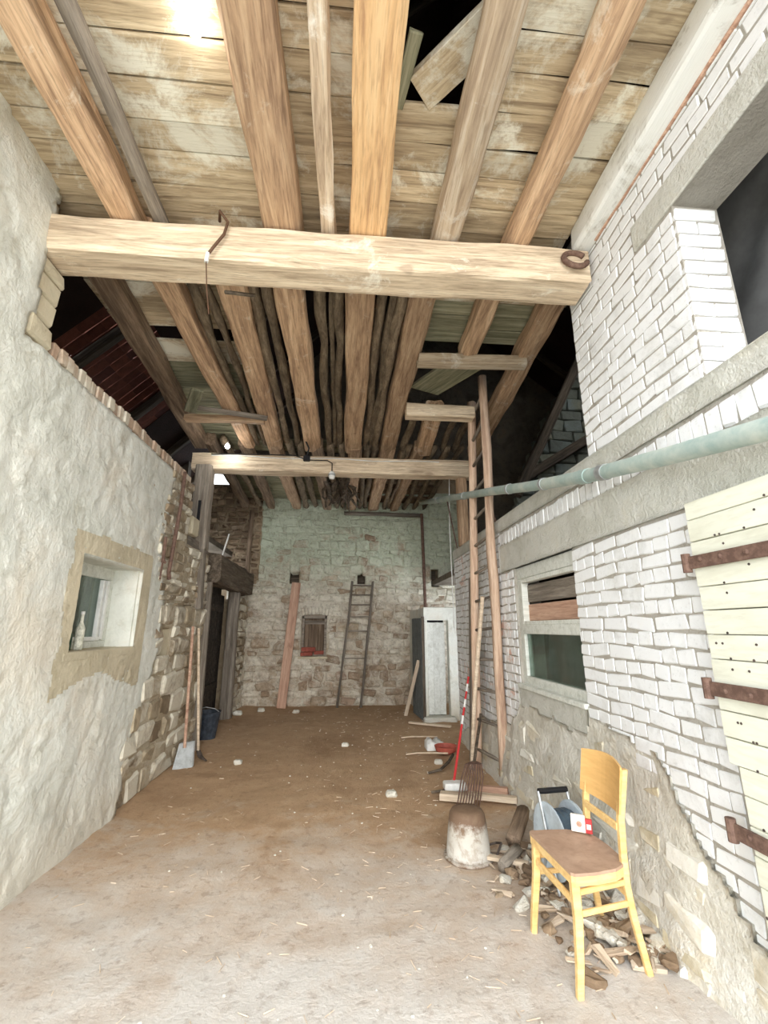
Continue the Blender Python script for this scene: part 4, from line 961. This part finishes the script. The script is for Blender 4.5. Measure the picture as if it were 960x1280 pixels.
tag(timber('log', (1.28, 3.72, .07), (1.52, 4.1, .12), .11, .11, M['joist_dark'], None, .9, .015), 'short dark log leaning on the rubble heap behind the chair', 'log')
tag(timber('log', (1.10, 3.42, .05), (1.28, 3.62, .06), .07, .07, M['grey_wood'], None, .9, .015), 'grey round log lying across the rubble heap', 'log')
tag(board('timber_offcut', (.98, 3.62, .04), (1.28, 3.44, .05), .05, .025, M['pale_wood'], None), 'thin pale lath lying beside the upturned bucket', 'offcut')

# cable reel behind the chair
cr = empty('cable_reel', (1.50, 3.28, 0)); tag(cr, 'cable reel with grey blue flanges and dark handle behind the chair', 'cable reel')
AX = Vector((1, .10, 0)).normalized(); Cc = Vector((1.44, 3.22, .28))
qm = AX.to_track_quat('Z', 'Y').to_matrix().to_4x4(); T_ = Matrix.Translation(Cc) @ qm
pb(cr, 'drum', M['reel_blue'], MB().lathe([(.16,-.075),(.165,-.05),(.17,-.03),(.165,-.01),(.17,.01),(.165,.03),(.17,.05),(.16,.075)], 28, T_))
for s in (-1, 1): 
    pb(cr, 'flange', M['reel_white'], MB().lathe([(.05,s*.078),(.20,s*.078),(.212,s*.084),(.212,s*.092),(.19,s*.094),(.05,s*.088)], 32, T_))
    a = Cc+AX*(s*.105); pb(cr, 'stand', M['metal'], MB().tube([a+Vector((0,-.12,-.27)), a+Vector((0,0,0)), a+Vector((0,.10,.25))], .011, 8).tube([a+Vector((0,.13,-.27)), a], .011, 8))
pb(cr, 'carry_handle', M['black'], MB().tube([Cc-AX*.105+Vector((0,.10,.25)), Cc+AX*.105+Vector((0,.10,.25))], .018, 10))

# packet on the seat
pk = empty('packet', (1.37, 2.80, .485)); tag(pk, 'small white and red paper packet standing on the chair seat', 'packet')
Tp = Matrix.Translation((1.36, 2.785, .487)) @ Matrix.Rotation(-.55, 4, 'Z') @ Matrix.Rotation(-.12, 4, 'X')
pb(pk, 'card', M['paper'], MB().bbox(-.055, .02, -.01, .01, 0, .085, .002, Tp)); pb(pk, 'red_end', M['red_plastic'], MB().bbox(.02, .055, -.01, .01, 0, .07, .002, Tp))
pb(pk, 'round_print', M['plank_red'], MB().lathe([(.0,0),(.015,0)], 14, Tp @ Matrix.Translation((-.012, -.0112, .04)) @ Matrix.Rotation(math.pi/2, 4, 'X'), cap=False))
pb(pk, 'label_bar', M['paper'], MB().bbox(.026, .05, -.0115, -.0105, .02, .045, .0004, Tp))

# the chair
ch = empty('chair', (1.27, 2.63, 0)); tag(ch, 'yellow bentwood chair with brown seat standing by the right wall', 'chair')
def leg(pts, w0, w1):
    b_ = MB(); n = len(pts); sec = []
    for i, p in enumerate(pts):
        w = w0+(w1-w0)*i/(n-1); sec.append([(p[0]+sx*w/2, p[1]+sy*w/2, p[2]) for sx, sy in ((-.7,-1),(.7,-1),(1,-.7),(1,.7),(.7,1),(-.7,1),(-1,.7),(-1,-.7))])
    v = [q for s_ in sec for q in s_]; f = []
    for i in range(n-1):
        for k in range(8): f.append((i*8+k, i*8+(k+1) % 8, (i+1)*8+(k+1) % 8, (i+1)*8+k))
    f += [tuple(range(7,-1,-1)), tuple((n-1)*8+k for k in range(8))]; return b_.add(v, f)
SZ = .46
pb(ch, 'leg', M['chair_wood'], leg([(1.085,2.395,.0),(1.10,2.40,.12),(1.118,2.415,.28),(1.12,2.425,SZ)], .030, .042))
pb(ch, 'leg', M['chair_wood'], leg([(1.06,2.84,.0),(1.07,2.83,.12),(1.09,2.82,.28),(1.10,2.81,SZ)], .030, .042))
for y0, y1, y2 in ((2.475, 2.47, 2.49), (2.87, 2.81, 2.83)):
    pb(ch, 'leg', M['chair_wood'], leg([(1.475,y0,0),(1.455,y0,.10),(1.425,(y0+y1)/2,.24),(1.405,y1,.38),(1.405,y1,.50),(1.425,y2,.66),(1.455,y2,.80),(1.472,y2,.885)], .030, .034))
# seat outline (front edge toward the room)
OUT = [(1.075,2.84),(1.085,2.62),(1.095,2.40),(1.11,2.385),(1.22,2.39),(1.33,2.415),(1.40,2.46),(1.425,2.54),(1.43,2.65),(1.42,2.75),(1.385,2.82),(1.30,2.855),(1.18,2.86),(1.09,2.855)]
def extr(out_, z0, z1): 
    n = len(out_); v = [(x, y, z0) for x, y in out_]+[(x, y, z1) for x, y in out_]
    return MB().add(v, [tuple(range(n-1,-1,-1)), tuple(range(n, 2*n))]+[(k, (k+1) % n, n+(k+1) % n, n+k) for k in range(n)])
cx_, cy_ = 1.26, 2.62
pb(ch, 'seat_frame', M['chair_wood'], extr([(cx_+(x-cx_)*.99, cy_+(y-cy_)*.99) for x, y in OUT], SZ-.035, SZ+.004))
pb(ch, 'seat', M['chair_seat'], extr(OUT, SZ+.004, SZ+.018))
def rail(p0, p1, w=.02, h=.025, m='chair_wood', nm='stretcher'):
    Mx, L = frame(p0, p1); v, f = bev_box(L, w, h, .005); pb(ch, nm, M[m], MB().add([Mx @ (Vector(p)+Vector((L/2,0,0))) for p in v], f))
rail((1.12,2.42,.385), (1.405,2.47,.395)); rail((1.11,2.415,.30), (1.415,2.475,.305))
rail((1.10,2.82,.37), (1.405,2.81,.38)); rail((1.095,2.825,.29), (1.415,2.82,.30))
rail((1.11,2.42,.35), (1.09,2.82,.35), .018, .035)
rail((1.41,2.49,.62), (1.41,2.82,.62), .018, .04, nm='back_rail')
rail((1.405,2.48,.34), (1.405,2.82,.34), .018, .025)
# curved plywood backrest
bp = MB(); nY = 10
for side in (0, 1):
    for j in range(4):
        for i in range(nY+1):
            s_ = i/nY; y = 2.465+.39*s_; z = .685+.215*j/3; top = .018*math.sin(math.pi*s_) if j == 3 else 0
            bot = -.012*math.sin(math.pi*s_) if j == 0 else 0
            x = 1.405+(z-.685)*.16+.05*math.sin(math.pi*s_)*.8 + side*.011+.0; bp.v.append((x-.0, y, z+top+bot))
W = nY+1
for j in range(3):
    for i in range(nY):
        a_ = j*W+i; bp.f.append((a_, a_+W, a_+W+1, a_+1)); c2 = a_+4*W; bp.f.append((c2, c2+1, c2+W+1, c2+W))
for i in range(nY): bp.f.append((i, i+1, 4*W+i+1, 4*W+i)); bp.f.append((3*W+i+1, 3*W+i, 7*W+i, 7*W+i+1))
for j in range(3): bp.f.append((j*W+W, j*W, 4*W+j*W, 4*W+j*W+W)); bp.f.append((j*W+nY, j*W+W+nY, 5*W+j*W+nY, 4*W+j*W+nY))
bk3 = pb(ch, 'backrest', M['chair_back'], bp)
for y, z in ((2.49,.86),(2.49,.72),(2.83,.86),(2.83,.72)): MB().lathe([(.005,0),(.004,.003)], 8, Matrix.Translation((1.407+(z-.685)*.16+.01, y, z)) @ Matrix.Rotation(-math.pi/2, 4, 'Y')).build('screw', M['iron'], bk3, shift=(1.27, 2.63, 0))

# ---- litter on the floor
chunks = stone_protos('rubble_chunk', .08, .06, .04, .01, .012, 8, M['stone_yellow'])
rb = empty('rubble_heap', (1.35, 3.2, 0)); tag(rb, 'heap of bark, broken stone and wood chips under the chair', 'rubble heap')
chips = stone_protos('wood_chip', .12, .03, .012, .003, .006, 8, M['floor_litter'])
P_ck = stone_protos('stone_chunk', .08, .06, .045, .012, .012, 8, M['stone_brown']); P_cw = stone_protos('stone_chunk', .08, .06, .045, .012, .012, 6, M['found'])
for k in range(290):
    y = rnd.uniform(2.45, 3.75); x = 1.62-abs(rnd.gauss(0, .22))-(.05 if y > 3 else .0); x = max(x, .98)
    if (Vector((x, y, 0))-Vector((.93, 3.72, 0))).length < .22: continue
    z = floor_off(x, y)+.012+max(0, x-1.15)*.12*rnd.random()
    kind = rnd.random(); nm, pr = ('stone_chunk', P_ck) if kind < .35 else (('stone_chunk', P_cw) if kind < .55 else ('wood_chip', chips))
    me = rnd.choice(pr)[0]; o = bpy.data.objects.new(nm, me); COL.objects.link(o); o.parent = rb
    s_ = rnd.uniform(.35, 1.3); o.location = (x-1.35, y-3.2, z); o.rotation_euler = (rnd.uniform(-.35,.35), rnd.uniform(-.35,.35), rnd.uniform(0, 6.28)); o.scale = (s_, s_, s_)
st = MB()
for k in range(420):
    y = rnd.uniform(1.6, 9.8) if k % 2 else rnd.uniform(1.7, 5); x = rnd.uniform(-1.8, 1.6) if k % 3 else rnd.uniform(.2, 1.5); a = rnd.uniform(0, 6.28); l = rnd.uniform(.015, .07); z = floor_off(x, y)+.003
    st.tube([(x, y, z), (x+l*math.cos(a), y+l*math.sin(a), z+.004)], rnd.uniform(.0012, .003), 4)
tag(st.build('straw_litter', M['floor_litter']), 'scattered bits of straw across the earth floor', 'straw', kind='stuff')
st = MB()
for k in range(260):
    y = 1.6+8.4*rnd.random()**.8; x = rnd.gauss(.5, .9); x = max(-1.8, min(1.6, x)); z = floor_off(x, y); s_ = rnd.uniform(.003, .009)
    v, f = bev_box(s_*2, s_*1.5, s_, s_*.3); Mx = Matrix.Translation((x, y, z+s_*.3)) @ Matrix.Rotation(rnd.uniform(0, 6), 4, 'Z'); st.add([Mx @ Vector(p) for p in v], f)
tag(st.build('pebble_litter', M['found']), 'scattered small pale pebbles on the earth floor', 'pebbles', kind='stuff')
PB = [(-.9, 9.55, .06, 'pale stone lying before the reddish leaning plank'), (-1.6, 9.7, .07, 'pale stone by the back wall at the left corner'), (-1.95, 9.3, .08, 'rounded stone lying at the far side of the dark doorway'), (.05, 6.9, .05, 'small white stone out in the middle of the floor'), (.50, 4.93, .05, 'white crumbled lime lump on the floor in front of the upturned bucket'), (-1.25, 6.15, .05, 'pale flat stone on the floor toward the left wall'), (.73, 2.08, .035, 'white pebble on the floor in the foreground right of centre'), (1.18, 5.95, .05, 'white lump beside the curved branch')]
for x, y, s_, lab in PB:
    v, f = bev_box(s_*2, s_*1.6, s_*1.1, s_*.4); v = [(p[0]+rnd.uniform(-.1,.1)*s_*2, p[1]+rnd.uniform(-.1,.1)*s_*2, p[2]+s_*.45) for p in v]
    o = MB().add(v, f).build('loose_stone', M['found']); o.location = (x, y, floor_off(x, y)); tag(o, lab, 'stone', 'loose stones on the floor')

# sub-parts: things fixed to a part of their thing
def nest(root_kind, child_kind, part_kind):
    for r in [o for o in bpy.data.objects if o.parent is None and o.name.split('.')[0] == root_kind]:
        ps_ = [c for c in r.children if c.name.split('.')[0] == part_kind]; cs_ = [c for c in r.children if c.name.split('.')[0] == child_kind]
        for c in cs_:
            if ps_: c.parent = ps_[0]
for a_, b_, c_ in (('bottle', 'cap', 'body'), ('broom', 'bristles', 'head'), ('hanging_cable', 'plug', 'cord'), ('bucket', 'handle', 'body'), ('upturned_bucket', 'handle', 'body'), ('upturned_bucket', 'rim', 'body'),
                   ('cable_reel', 'carry_handle', 'stand'), ('bright_spot', 'globe', 'socket'), ('lamp_holder', 'rim', 'socket'), ('packet', 'label_bar', 'red_end'), ('packet', 'round_print', 'card'), ('junction_box', 'lead', 'housing'), ('junction_box', 'side_lead', 'housing'), ('drain_pipe', 'collar', 'tube')): nest(a_, b_, c_)
